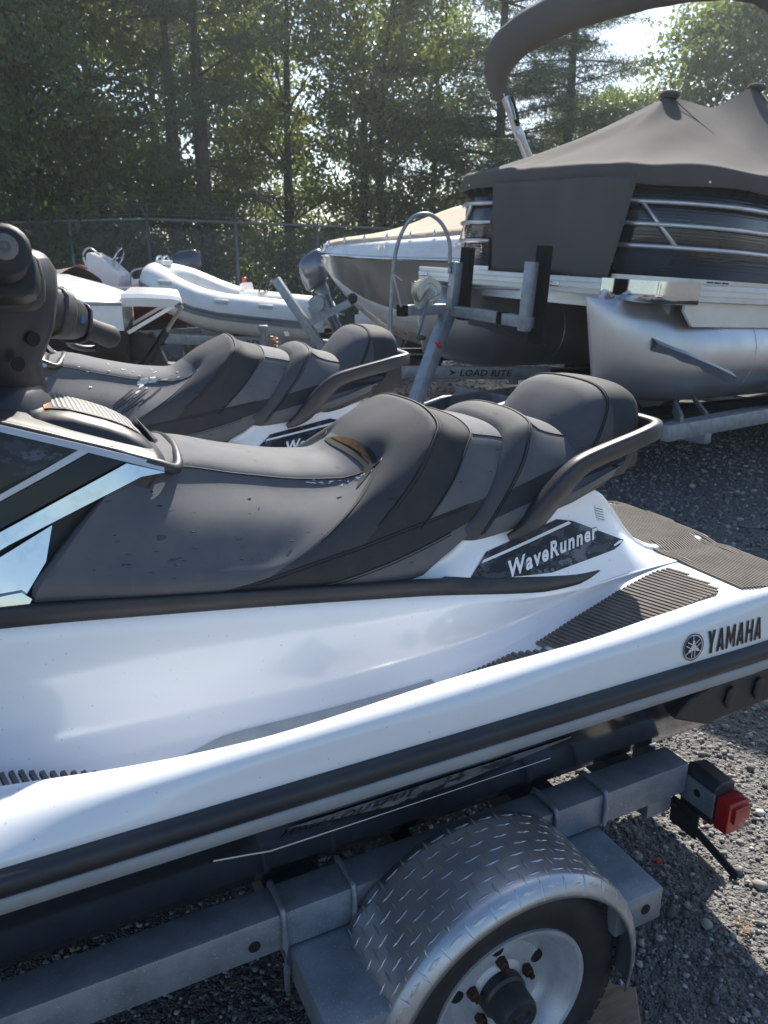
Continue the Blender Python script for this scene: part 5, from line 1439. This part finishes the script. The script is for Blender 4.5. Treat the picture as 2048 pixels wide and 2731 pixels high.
# ------------------------------------------------------------------ inflatable boat on trailer
def make_rib():
    root = empty('inflatable_boat', (-3.12, 11.0, .70)); root.rotation_euler = (0, R(4.0), R(-9)); root.scale = (.77, 1, 1)
    tag(root, 'white rigid inflatable boat with grey rub strake on a trailer', 'inflatable boat')
    P = dict(parent=root)
    yb = pch((0, 0), (.05, .20), (.2, .40), (.5, .55), (1.0, .62), (3.1, .64))
    zb = pch((0, .66), (.3, .60), (.8, .46), (1.4, .36), (3.1, .33))
    half = [(x, yb(x), zb(x)) for x in (0, .02, .06, .13, .22, .35, .55, .8, 1.1, 1.5, 2, 2.5, 2.9)]
    path = [(2.98 + .1 * k, -.64, .33) for k in (1, 0)] + [(x, -y, z) for x, y, z in half[::-1]] + half[1:] + [(2.98, .64, .33), (3.08, .64, .33)]
    N = len(path); rs_ = [.05, .20] + [.245] * (N - 4) + [.20, .05]
    m = MB(); m.tube(path, rs_, 22); tb = m.build('tube', tubewhite, smooth=True, **P)
    out = []
    for i in range(1, N - 1):
        a, b = Vector(path[i - 1]), Vector(path[i + 1]); t = (b - a).normalized(); n = t.cross(Vector((0, 0, 1))).normalized()
        if n.dot(Vector(path[i]) - Vector((1.6, 0, path[i][2]))) < 0: n = -n
        out.append(Vector(path[i]) + n * .245 + Vector((0, 0, -.02)))
    sec = [(-.35, -1), (.35, -1), (.35, 1), (-.35, 1)]
    MB().tube(out, .045, sec=sec).build('rub_strake', rubgrey, tb)
    MB().tube([p + Vector((0, 0, .015)) + (p - Vector((1.6, 0, p.z))).normalized() * .014 for p in out], .010, 6).build('rub_line', M('dark_grey_line', (.05, .06, .09), .6), tb)
    for x in (.55, 1.55, 2.3):
        for sg in (-1, 1):
            y = yb(x) + .19; z = zb(x) + .14
            m = MB(); m.box((x, sg * y, z), (.24, .05, .09), Matrix.Rotation(sg * R(-40), 3, 'X'), bev=.02); m.build('grab_handle', tubewhite if x == 9 else M('pale_grey_patch', (.55, .56, .55), .5), tb, auto=40)
    # hull
    rows = []
    for x in (.02, .15, .35, .6, 1.0, 1.5, 2.2, 2.95):
        k = pch((.02, .52), (.15, .36), (.35, .20), (.6, .10), (1.0, .03), (1.5, 0), (2.95, -.01))(x); w = yb(x) * .92; z = zb(x) - .12
        rows.append([(x, -w, z), (x, -w * .8, z - .12), (x, 0, k), (x, w * .8, z - .12), (x, w, z)])
    m = MB(); m.grid(rows); m.f.append(tuple(len(rows) * 5 - 5 + j for j in range(5))); m.build('hull', whiteplain, auto=35, **P)
    m = MB(); m.box((.10, 0, .90), (.16, .30, .06), bev=.02); m.build('bow_step', whiteplain, auto=40, **P)
    for sg in (-1, 1): MB().tube(crom([(.02, sg * .10, .92), (.04, sg * .10, .97), (.10, sg * .10, .98), (.14, sg * .10, .93)], 4), .016, 8).build('bow_cleat', chrome, smooth=True, **P)
    m = MB(); m.box((2.86, 0, .36), (.05, .9, .40)); m.build('transom', whiteplain, **P)
    m = MB(); m.box((1.75, 0, .50), (.35, .45, .26), bev=.03); m.box((1.62, 0, .66), (.05, .40, .12), Matrix.Rotation(R(-25), 3, 'Y')); m.build('console', whiteplain, auto=40, **P)
    pts = [(1.92 + .05 * math.sin(2 * math.pi * i / 20), .14 * math.cos(2 * math.pi * i / 20), .70 + .13 * math.sin(2 * math.pi * i / 20)) for i in range(20)]
    MB().tube(pts, .014, 6, closed=True).build('steering_wheel', blackpl, smooth=True, **P)
    m = MB(); m.box((1.55, .05, .72), (.07, .07, .14), bev=.02); m.build('fuel_bottle', redpaint, **P)
    ob = empty('outboard', (0, 0, 0)); ob.parent = root
    outboard(ob, (3.0, 0, .58), 0, R(-30), motorgrey, 1.1)
    return root
make_rib()
root = empty('boat_trailer', (-3.12, 11.0, 0)); root.rotation_euler = (0, 0, R(-9)); P = dict(parent=root)
tag(root, 'galvanised trailer under the white inflatable boat, lettered along its rail', 'trailer')
for y in (-.62, .62):
    m = MB(); m.bar((.35, y, .64), (3.1, y, .58), .06, .13, bev=.006); rl = m.build('side_rail', galv, auto=40, **P)
    if y < 0: letters('rail_lettering', 'EASY HAULER', lambda a, b: (1.02 + a, y - .032, .578 + b - .02 * a), decalblk, rl, .62, .075, bold=.02, shear=.15, spacing=1.1)
    m = MB(); m.bar((.35, y, .64), (-1.0, 0, .58), .06, .10); m.build('tongue_brace', galv, **P)
    w = empty('wheel', (2.35, y * 1.25, .27)); w.parent = root
    m = MB(); m.lathe([(.15, -.07), (.25, -.075), (.27, 0), (.25, .075), (.15, .07)], (0, 0, 0), (0, 1, 0), 32); m.build('tyre', rubber, w, auto=40)
    m = MB(); m.lathe([(0, -.02), (.1, -.03), (.15, -.06)], (0, 0, 0), (0, 1, 0), 32); m.build('rim', galv, w, auto=40)
    m = MB(); m.bar((1.2, y * .55, .70), (3.05, y * .55, .68), .10, .06); m.build('bunk', carpet, **P)
for x in (.9, 2.35):
    m = MB(); m.bar((x, -.7, .55), (x, .7, .55), .07, .07); m.build('cross_beam', galv, **P)

# ------------------------------------------------------------------ white runabout stern with swim platform (left)
def make_runabout():
    root = empty('runabout', (-2.44, 7.585, .5)); root.rotation_euler = (0, 0, R(15))
    tag(root, 'white runabout with black bottom paint and swim platform behind the handlebar', 'motor boat')
    P = dict(parent=root, off=(0, 0, -.5))
    # local x: 0 at the transom, negative towards the bow
    xs = [0, -.25, -.6, -1.2, -2.2, -3.2, -4.0, -4.5]
    hb = pch((-4.5, .02), (-4.0, .45), (-3.2, .85), (-2.2, 1.05), (0, 1.02))
    rows = []; rb = []; rd = []
    for x in xs:
        h = hb(x); rows.append([(x, -h, 1.27 + .02 * -x), (x, -h - .01, 1.22), (x, -h + .01, 1.05 + .03 * -x)]); rb.append([(x, -h + .01, 1.05 + .03 * -x), (x, -h * .92, .86 + .04 * -x), (x, -h * .5, .72 + .08 * max(0, -x - 2)), (x, 0, .58 + .22 * max(0, -x - 2)), (x, h * .5, .72 + .08 * max(0, -x - 2)), (x, h * .92, .86 + .04 * -x), (x, h - .01, 1.05 + .03 * -x)])
        top = pch((-4.5, 1.45), (-1.2, 1.50), (-.6, 1.48), (-.25, 1.38), (0, 1.29))(x)
        rd.append([(x, -h, 1.27 + .02 * -x), (x, -h * .93, top - .06), (x, -h * .80, top), (x, 0, top + .01), (x, h * .80, top), (x, h * .93, top - .06), (x, h, 1.27 + .02 * -x)])
    m = MB(); m.grid(rows); m.grid([[(x, -y, z) for x, y, z in r] for r in rows]); m.add([(0, -1.02, 1.27), (0, 1.02, 1.27), (0, 1.01, 1.05), (0, -1.01, 1.05)], [(0, 1, 2, 3)]); m.build('topside', whiteplain, auto=50, **P)
    m = MB(); m.grid(rb); m.f.append(tuple(range(7))); m.build('bottom', M('black_bottom_paint', (.012, .012, .014), .55), auto=40, **P)
    m = MB(); m.grid(rd); m.build('deck', whiteplain, auto=60, **P)
    MB().tube([(x, -hb(x) - .012, 1.27 + .02 * -x) for x in xs], .016, 8).build('rub_rail', M('grey_rail', (.35, .36, .38), .4), smooth=True, **P)
    m = MB(); rows = []
    for x, z in ((0, 1.345), (.15, 1.345), (.40, 1.33), (.475, 1.315), (.49, 1.29)):
        w = .98 if x < .4 else .94 if x < .48 else .90
        rows.append([(x, -w, z - .10 + .06 * (x > .45)), (x, -w - .015, z - .03), (x, -w + .02, z), (x, w - .02, z), (x, w + .015, z - .03), (x, w, z - .10 + .06 * (x > .45))])
    m.grid(rows, close_v=True, cap=True); m.build('swim_platform', whiteplain, auto=35, **P)
    m = MB(); m.lathe([(0, .012), (.05, .01), (.055, 0)], (-.45, -hb(-.45) - .012, 1.36), (0, -1, .2), 16); m.build('side_vent', chrome, auto=40, **P)
    for sg in (-1, 1): MB().bar((.02, sg * .55 - .3, 1.02), (.42, sg * .55 - .3, 1.24), .03, .03).build('platform_strut', alu, **P)
    # stern drive, trimmed up
    m = MB(); m.bar((-.02, -.2, .86), (.22, -.2, .80), .26, .26, bev=.04); m.bar((.15, -.2, .95), (.30, -.2, .55), .14, .22, up=(0, 1, 0), bev=.03); m.build('drive_unit', blackpl, auto=40, **P)
    for dy in (-.32, -.08):
        MB().tube([(.06, dy, .62), (.34, dy, .98)], .034, 10).build('trim_ram', blackpl, auto=40, **P)
        MB().tube([(.30, dy, .93), (.50, dy, 1.20)], .014, 8).build('ram_rod', alu, auto=40, **P)
    m = MB(); m.bar((.20, -.2, .66), (.50, -.2, .62), .08, .18, up=(0, 1, 0), bev=.02); m.build('gearcase', blackpl, auto=40, **P)
    m = MB()
    for k in range(4):
        a = 2 * math.pi * k / 4 + .4
        m.grid([[(.50 + .03 * r - .03 * u, -.2 + r * math.cos(a + u * .5), .64 + r * math.sin(a + u * .5)) for u in (-1, 0, 1)] for r in (.03, .10, .16, .18)])
    m.build('propeller', blackpl, smooth=True, fix=False, **P)
    return root
make_runabout()
root = empty('boat_trailer', (-2.44, 7.585, 0)); root.rotation_euler = (0, 0, R(15)); P = dict(parent=root)
tag(root, 'dark trailer frame under the white runabout', 'trailer')
for y in (-.7, .7):
    m = MB(); m.bar((-3.6, y, .42), (.1, y, .42), .07, .1); m.build('side_rail', darksteel, **P)
    m = MB(); m.bar((-3.0, y * .55, .60), (.0, y * .55, .62), .10, .06); m.build('bunk', carpet, **P)
    w = empty('wheel', (-1.0, y * 1.3, .29)); w.parent = root
    m = MB(); m.lathe([(0, -.05), (.16, -.06), (.27, -.08), (.29, 0), (.27, .08), (.16, .06), (0, .05)], (0, 0, 0), (0, 1, 0), 30); m.build('tyre', rubber, w, auto=40)
m = MB(); m.bar((-1, -.8, .36), (-1, .8, .36), .07, .07); m.bar((-.1, -.75, .5), (-.1, .75, .5), .07, .07); m.build('cross_beam', darksteel, **P)

# ------------------------------------------------------------------ small craft in the back row
root = empty('centre_console_skiff', (-4.28, 12.6, .55)); root.rotation_euler = (0, 0, R(-6)); P = dict(parent=root, off=(0, 0, -.55))
tag(root, 'small red hulled skiff with white steering console behind the inflatable', 'skiff')
rows = []
for x, w, k in ((-2.4, .03, 1.05), (-2.0, .45, .85), (-1.3, .7, .72), (0, .78, .68), (1.4, .76, .68)):
    rows.append([(x, -w, 1.22), (x, -w * .9, .95), (x, 0, k), (x, w * .9, .95), (x, w, 1.22)])
m = MB(); m.grid(rows); m.f.append(tuple(20 + j for j in range(5))); m.build('hull', redpaint, auto=40, **P)
m = MB(); m.tube([(x, y, 1.225) for x, y in ((1.4, -.76), (0, -.78), (-1.3, -.7), (-2.0, -.45), (-2.4, 0), (-2.0, .45), (-1.3, .7), (0, .78), (1.4, .76))], .03, 6); m.build('gunwale', whiteplain, smooth=True, **P)
m = MB(); m.prism([(-.30, 1.18), (.25, 1.18), (.28, 1.42), (.05, 1.62), (-.16, 1.74), (-.22, 1.72)], .44, lambda a, b, c: (a, -.30 + c, b)); m.build('console', whiteplain, auto=30, bevel=.02, **P)
pts = [(.20 + .07 * math.sin(2 * math.pi * i / 20), -.08 + .15 * math.cos(2 * math.pi * i / 20), 1.66 + .13 * math.sin(2 * math.pi * i / 20)) for i in range(20)]
m = MB(); m.tube(pts, .015, 6, closed=True); m.bar((.05, -.08, 1.60), (.20, -.08, 1.66), .02, .02); m.bar((.20, -.22, 1.66), (.20, .06, 1.66), .015, .015); m.build('steering_wheel', chrome, smooth=True, **P)
MB().tube(crom([(-.22, -.3, 1.50), (-.26, -.3, 1.70), (-.15, -.3, 1.80), (.0, -.3, 1.70)], 5), .014, 6).build('console_rail', alu, smooth=True, **P)
m = MB(); m.box((.62, 0, 1.30), (.34, .6, .10), bev=.03); m.box((.62, 0, 1.20), (.3, .5, .12)); m.build('seat', whiteplain, auto=40, **P)
for y in (-.28, .28): MB().tube(crom([(.50, y, 1.2), (.48, y, 1.46), (.80, y, 1.48), (.82, y, 1.2)], 5), .014, 6).build('seat_rail', alu, smooth=True, **P)
m = MB(); m.box((-.2, 0, .60), (2.6, .12, .12)); m.box((.5, 0, .45), (.12, 1.2, .35)); m.build('cradle', darksteel, **P)

root = empty('outboard_motor', (-3.16, 13.3, 0)); tag(root, 'dark blue outboard motor standing upright behind the inflatable boat', 'outboard motor')
outboard(root, (0, 0, 1.12), R(20), R(-14), motorblue, 1.15)
m = MB(); m.bar((-.15, -.25, 0), (-.12, -.06, 1.05), .06, .06); m.bar((-.15, .25, 0), (-.12, .06, 1.05), .06, .06); m.bar((-.13, -.16, 1.0), (-.13, .16, 1.0), .06, .14); m.bar((.3, 0, .03), (-.15, 0, .03), .06, .06); m.build('stand', wood, root)

root = empty('covered_skiff', (-5.35, 10.9, .46)); root.rotation_euler = (0, 0, R(-6)); P = dict(parent=root, off=(0, 0, -.5))
tag(root, 'low boat under a faded brown cover at the far left', 'boat')
rows = []
for x, w in ((-2.2, .05), (-1.7, .5), (-.8, .78), (.6, .8), (1.2, .76)):
    rows.append([(x, -w, 1.35), (x, -w * .85, .95), (x, 0, .62), (x, w * .85, .95), (x, w, 1.35)])
m = MB(); m.grid(rows); m.f.append(tuple(20 + j for j in range(5))); m.build('hull', whiteplain, auto=40, **P)
rows = []
for i in range(16):
    x = -2.25 + 3.5 * i / 15; w = pch((-2.25, .08), (-1.7, .54), (-.8, .82), (1.25, .80))(x)
    rows.append([(x, w * g, 1.36 + (.20 + .03 * math.sin(i * 1.3)) * (1 - abs(g) ** 1.6) - (.10 if abs(g) > .99 else 0)) for g in [-1 + k / 8 for k in range(17)]])
m = MB(); m.grid(rows); m.build('cover', M('brown_canvas', (.16, .125, .10), .85, col2=(.22, .18, .15), nsc=2), smooth=True, **P)
m = MB(); m.bar((-1.8, 0, .45), (1.1, 0, .45), .1, .12); m.box((.4, 0, .30), (.3, 1.3, .5)); m.build('cradle', darksteel, **P)
m = MB(); m.lathe([(0, .22), (.10, .20), (.15, .12), (.15, -.05), (0, -.05)], (-4.75, 12.6, 1.35), (0, 0, 1), 18); rb_ = m.build('fender_buoy', redpaint, auto=50)
tag(rb_, 'red round buoy on a post behind the brown covered boat', 'buoy')
m = MB(); m.tube([(-4.75, 12.6, 0), (-4.75, 12.6, 1.32)], .04, 8); m.build('post', darksteel, rb_)

# ------------------------------------------------------------------ chain-link fence with barbed wire
def make_fence():
    root = empty('chain_link_fence', (-4.9, 17.0, 0))
    tag(root, 'tall chain-link fence with top rail and barbed wire in front of the trees', 'fence')
    fm = M('weathered_fence_steel', (.22, .235, .24), .45, metal=.6)
    wire = M('fence_wire', (.20, .21, .215), .5, metal=.5)
    L0 = Vector((-4.9, 17.0, 0))
    def seg(A, B, hA, hB, n):
        A, B = Vector(A), Vector(B); d = (B - A); Ln = d.length; d.normalize()
        for i in range(n + 1):
            p = A.lerp(B, i / n); h = hA + (hB - hA) * i / n
            MB().tube([p - L0, p - L0 + Vector((0, 0, h))], .035, 8).build('post', fm, root, smooth=True)
            arm = d.cross(Vector((0, 0, 1))) * .22
            MB().bar(p - L0 + Vector((0, 0, h)), p - L0 + arm + Vector((0, 0, h + .28)), .03, .03).build('barb_arm', fm, root)
        MB().tube([A - L0 + Vector((0, 0, hA)), B - L0 + Vector((0, 0, hB))], .026, 8).build('top_rail', fm, root, smooth=True)
        for k in range(3):
            f = (k + 1) / 3; arm = d.cross(Vector((0, 0, 1))) * .22 * f
            MB().tube([A - L0 + arm + Vector((0, 0, hA + .28 * f)), B - L0 + arm + Vector((0, 0, hB + .28 * f))], .004, 4).build('barbed_wire', wire, root)
        m = MB(); h = min(hA, hB); st = .06; cnt = int((Ln + h) / st)
        for sgn in (1, -1):
            for i in range(cnt):
                q = -h + i * st
                a0, a1 = q, q + h; z0, z1 = 0.0, h
                if a0 < 0: z0 = -a0; a0 = 0
                if a1 > Ln: z1 = h - (a1 - Ln); a1 = Ln
                if a1 <= a0: continue
                if sgn < 0: z0, z1 = h - z0, h - z1
                m.tube([A - L0 + d * a0 + Vector((0, 0, z0)), A - L0 + d * a1 + Vector((0, 0, z1))], .0024, 3, cap=False)
        tag(m.build('wire_mesh', wire, root, fix=False), kind='stuff')
    seg((-4.9, 17.0, 0), (3.6, 20.4, 0), 2.44, 2.26, 5)
    seg((-10.3, 18.5, 0), (-4.9, 17.0, 0), 2.40, 2.44, 3)
make_fence()
# ------------------------------------------------------------------ trees
def leaf_material(name, a, b, trans, rough=.38):
    m = bpy.data.materials.new(name); m.use_nodes = True; nt = m.node_tree; p = nt.nodes['Principled BSDF']
    out = nt.nodes['Material Output']
    at = nt.nodes.new('ShaderNodeAttribute'); at.attribute_name = 'tone'
    c = mixc(nt, at.outputs['Fac'], a, b)
    nt.links.new(c, p.inputs['Base Color']); p.inputs['Roughness'].default_value = rough
    p.inputs['Specular IOR Level'].default_value = .5
    t = nt.nodes.new('ShaderNodeBsdfTranslucent')
    ct = mixc(nt, .32, c, (.36, .44, .08)); nt.links.new(ct, t.inputs[0])
    mx = nt.nodes.new('ShaderNodeMixShader'); mx.inputs[0].default_value = trans
    nt.links.new(p.outputs[0], mx.inputs[1]); nt.links.new(t.outputs[0], mx.inputs[2]); nt.links.new(mx.outputs[0], out.inputs[0])
    return m
leaf_a = leaf_material('oak_leaf', (.048, .084, .028), (.095, .140, .040), .38)
leaf_b = leaf_material('birch_leaf', (.07, .108, .028), (.15, .19, .05), .52)
needle = leaf_material('pine_needle', (.034, .066, .034), (.06, .095, .045), .2, .5)
bark = M('bark', (.085, .070, .058), .9, col2=(.045, .038, .032), nsc=9, stretch=(1, 1, .25), bump=(30, .8, .03))

def leaf_cards(C, N, size, asp, rng, droop=0.0):
    """diamond leaves at centres C with random facing, slightly folded: 4 vertices, 2 triangles each."""
    n = len(C)
    a = rng.normal(size=(n, 3)); a[:, 2] -= droop; a /= np.linalg.norm(a, axis=1)[:, None]
    b = np.cross(a, rng.normal(size=(n, 3))); b /= np.linalg.norm(b, axis=1)[:, None] + 1e-9
    s = size * rng.uniform(.65, 1.35, (n, 1)); w = s * asp
    V = np.stack([C - a * s, C + b * w, C + a * s, C - b * w], 1).reshape(-1, 3)
    i = np.arange(n)[:, None] * 4
    return V, np.concatenate([i + [0, 1, 2], i + [0, 2, 3]], 1).reshape(-1, 3)

def crown_mesh(name, C, size, asp, rng, mat, droop=0.0, tone=None):
    V, F = leaf_cards(C, None, size, asp, rng, droop)
    me = quick_mesh(name, V, F)
    t = rng.random(len(C)) if tone is None else np.clip(tone + rng.normal(0, .15, len(C)), 0, 1)
    at = me.attributes.new('tone', 'FLOAT', 'POINT')
    k = len(me.vertices) // len(C)
    at.data.foreach_set('value', np.repeat(t, k).astype(np.float32))
    me.materials.append(mat)
    return me

def limb(mb, a, b, ra, rb, rng, bend=.12, n=5):
    a, b = np.array(a, float), np.array(b, float); L = np.linalg.norm(b - a)
    off = rng.normal(0, bend * L * .5, 3); off[2] = abs(off[2]) * .3
    pts = [tuple(a + (b - a) * t + off * math.sin(math.pi * t)) for t in np.linspace(0, 1, n)]
    mb.tube(pts, [ra + (rb - ra) * t for t in np.linspace(0, 1, n)], 7)
    return pts

def broadleaf(seed, H, R0, base_h, mat, nclu, per, size, label, spread=.42):
    rng = np.random.default_rng(seed)
    root = empty('broadleaf_tree')
    mb = MB(); top = np.array([rng.normal(0, .3), rng.normal(0, .3), H * .86])
    tp = limb(mb, (0, 0, -.1), top, .05 + H * .012, .03, rng, .05, 8)
    C = []; tone = []
    for i in range(nclu):
        f = rng.uniform(0, 1); z = base_h + (H - base_h) * f
        rad = R0 * math.sqrt(max(.05, 1 - ((f - .42) / .62) ** 2)) * rng.uniform(.25, 1.0) ** .6
        a = rng.uniform(0, 6.283); c = np.array([rad * math.cos(a), rad * math.sin(a), z])
        if i % 3 == 0:
            q = min(len(tp) - 1, max(1, int(len(tp) * max(.1, (z - .8)) / (H * .95)))); limb(mb, tp[q], c, .035, .008, rng, .15, 5)
        sg = spread * rng.uniform(.6, 1.35)
        pts = c + rng.normal(0, 1, (per, 3)) * [sg, sg, sg * .62]
        C.append(pts); tone.append(np.full(per, rng.uniform(.1, .9)))
    mb.build('trunk', bark, root, smooth=True)
    me = crown_mesh('crown', np.concatenate(C), size, .48, rng, mat, .3, np.concatenate(tone))
    o = bpy.data.objects.new('crown', me); COL.objects.link(o); o.parent = root
    return root

def pine(seed, H, R0, base_h, per=1.0, skip=.0):
    rng = np.random.default_rng(seed)
    root = empty('pine_tree')
    mb = MB(); limb(mb, (0, 0, -.1), (rng.normal(0, .15), rng.normal(0, .15), H), .05 + H * .011, .02, rng, .01, 9)
    C = []; tone = []
    z = base_h
    while z < H - .3:
        f = (z - base_h) / (H - base_h); nb = rng.integers(4, 7)
        for k in range(nb):
            a = rng.uniform(0, 6.283); L = R0 * (1 - f) ** .75 * rng.uniform(.55, 1.1) + .25
            if z < 6.0 and rng.random() < skip: continue
            tip = np.array([L * math.cos(a), L * math.sin(a), z + L * rng.uniform(-.08, .22)])
            p = limb(mb, (0, 0, z), tip, .028, .008, rng, .08, 5)
            nt_ = int(max(4, L * 13 * per))
            for q in range(nt_):
                t = rng.uniform(.28, 1.0); c = tip * t + np.array([0, 0, z]) * (1 - t)
                c = c + rng.normal(0, 1, 3) * [.24, .24, .07]
                n = 26
                C.append(c + rng.normal(0, 1, (n, 3)) * [.13, .13, .055]); tone.append(np.full(n, rng.uniform(.1, .9)))
        z += rng.uniform(.38, .62)
    mb.build('trunk', bark, root, smooth=True)
    me = crown_mesh('crown', np.concatenate(C), .085, .10, rng, needle, 0.0, np.concatenate(tone))
    o = bpy.data.objects.new('crown', me); COL.objects.link(o); o.parent = root
    return root

def place(root, x, y, rz, sc, label, cat='tree', group='trees beyond the fence', first=True):
    r = root if first else copy_tree(root)
    r.location = (x, y, 0); r.rotation_euler = (0, 0, rz); r.scale = (sc, sc, sc)
    return tag(r, label, cat, group)

oak1 = broadleaf(21, 9.5, 2.6, .9, leaf_a, 170, 130, .072, '', .34)
oak2 = broadleaf(22, 11.0, 2.3, 1.6, leaf_a, 160, 120, .075, '', .34)
birch1 = broadleaf(23, 10.5, 2.1, 1.2, leaf_b, 150, 120, .070, '', .30)
birch2 = broadleaf(24, 9.0, 3.3, .9, leaf_b, 330, 150, .085, '', .42)
pine1 = pine(31, 14.0, 2.5, 2.4, 1.0, .5)
pine2 = pine(32, 12.5, 3.6, 1.7)
place(oak1, -7.9, 18.9, 0, 1.0, 'dense dark broadleaf tree behind the handlebar, second tree from the left edge')
place(oak1, -10.6, 19.8, 2.1, 1.1, 'broadleaf tree at the left edge of the photo', first=False)
place(oak2, -7.0, 21.0, 1.0, 1.0, 'tall broadleaf tree just left of the two pine trunks')
place(oak2, -9.2, 23.5, 4.0, 1.2, 'broadleaf tree standing further back behind the left trees', first=False)
place(pine1, -4.86, 19.4, .4, 1.0, 'pine with bare dark lower trunk, left of the pair of pines')
place(pine1, -4.26, 19.7, 2.9, 1.08, 'pine with bare dark lower trunk, right of the pair of pines', first=False)
place(birch1, -2.5, 21.8, 0, 1.0, 'sunlit broadleaf tree right of the pair of pines')
place(birch1, -.9, 22.6, 2.2, 1.05, 'sunlit broadleaf tree above the tan covered motor boat', first=False)
place(birch1, .35, 22.2, 4.4, .95, 'sunlit broadleaf tree left of the wide dark pine', first=False)
place(pine2, 3.0, 21.4, 1.2, 1.0, 'wide dark pine behind the bimini top')
place(pine2, 5.0, 23.2, 3.7, 1.02, 'dark pine partly hidden behind the wide pine, above the pontoon boat', first=False)
place(birch2, 11.2, 27.5, 0, 1.02, 'bright leafy tree above the mooring cover at the right')
place(birch2, 14.6, 26.0, 2.5, .92, 'bright leafy tree at the right edge of the photo', first=False)
place(birch2, 8.6, 29.5, 4.4, .78, 'smaller bright tree low beside the gap of sky', first=False)
place(oak1, 1.2, 26.5, 5.1, 1.0, 'broadleaf tree standing back between the birch and the wide pine', first=False)
place(oak1, -13.0, 24.0, 3.3, 1.25, 'broadleaf tree far back at the left', first=False)
place(oak1, 6.6, 28.0, .9, .70, 'low broadleaf tree behind the dark pines', first=False)
for tr, x, y, rz, sc, lb in ((oak2, -11.5, 27.0, .5, 1.2, 'tall broadleaf tree at the back left, showing over the left edge trees'), (oak1, -6.6, 27.5, 1.7, 1.25, 'broadleaf tree at the back, showing left of the pine pair'),
        (birch1, -4.6, 26.5, 3.9, 1.0, 'sunlit broadleaf tree showing between the two pine trunks')):
    place(tr, x, y, rz, sc, lb, first=False)

def undergrowth():
    """brambles and saplings behind the fence that read as one mass."""
    rng = np.random.default_rng(77); C = []; tone = []
    for i in range(520):
        f = rng.random(); x = -12 + 21 * f; y = 18.6 + max(0, x + 5) * .38 + rng.uniform(0, 3.6) + (.6 if x < -5 else 0)
        z = rng.uniform(.05, 1.0) ** 1.2 * (2.3 + .9 * math.sin(x * 1.3)); n = 105
        C.append(np.array([x, y, z]) + rng.normal(0, 1, (n, 3)) * [.30, .30, .22]); tone.append(np.full(n, rng.uniform(0, .7)))
    for i in range(420):
        x = rng.uniform(-9, 9); y = rng.uniform(23.5, 27.5) + max(0, x) * .25; n = 100
        C.append(np.array([x, y, rng.uniform(.1, 3.6)]) + rng.normal(0, 1, (n, 3)) * [.40, .40, .32]); tone.append(np.full(n, rng.uniform(0, .5)))
    C = np.concatenate(C); tone = np.concatenate(tone); k = C[:, 2] > .02; C = C[k]; tone = tone[k]
    me = crown_mesh('undergrowth', C, .062, .5, rng, leaf_a, .3, tone)
    o = bpy.data.objects.new('undergrowth', me); COL.objects.link(o)
    tag(o, 'dark tangled undergrowth along the far side of the fence', 'undergrowth', None, 'stuff')
undergrowth()
# ------------------------------------------------------------------ thin air volume added to imitate lens glare over the trees
hz = MB(); hz.box((2, 20, 9.0), (70, 60, 20.0))
hm = bpy.data.materials.new('glare_veil_air'); hm.use_nodes = True
hn = hm.node_tree; hn.nodes.clear()
ho = hn.nodes.new('ShaderNodeOutputMaterial'); hv = hn.nodes.new('ShaderNodeVolumePrincipled')
hv.inputs['Color'].default_value = (.80, .90, .95, 1); hv.inputs['Density'].default_value = .0013; hv.inputs['Anisotropy'].default_value = .55
hn.links.new(hv.outputs[0], ho.inputs['Volume'])
tag(hz.build('glare_veil', hm), 'thin added air volume imitating lens glare over the trees', 'glare_veil', None, 'stuff')
scene.cycles.volume_bounces = 0
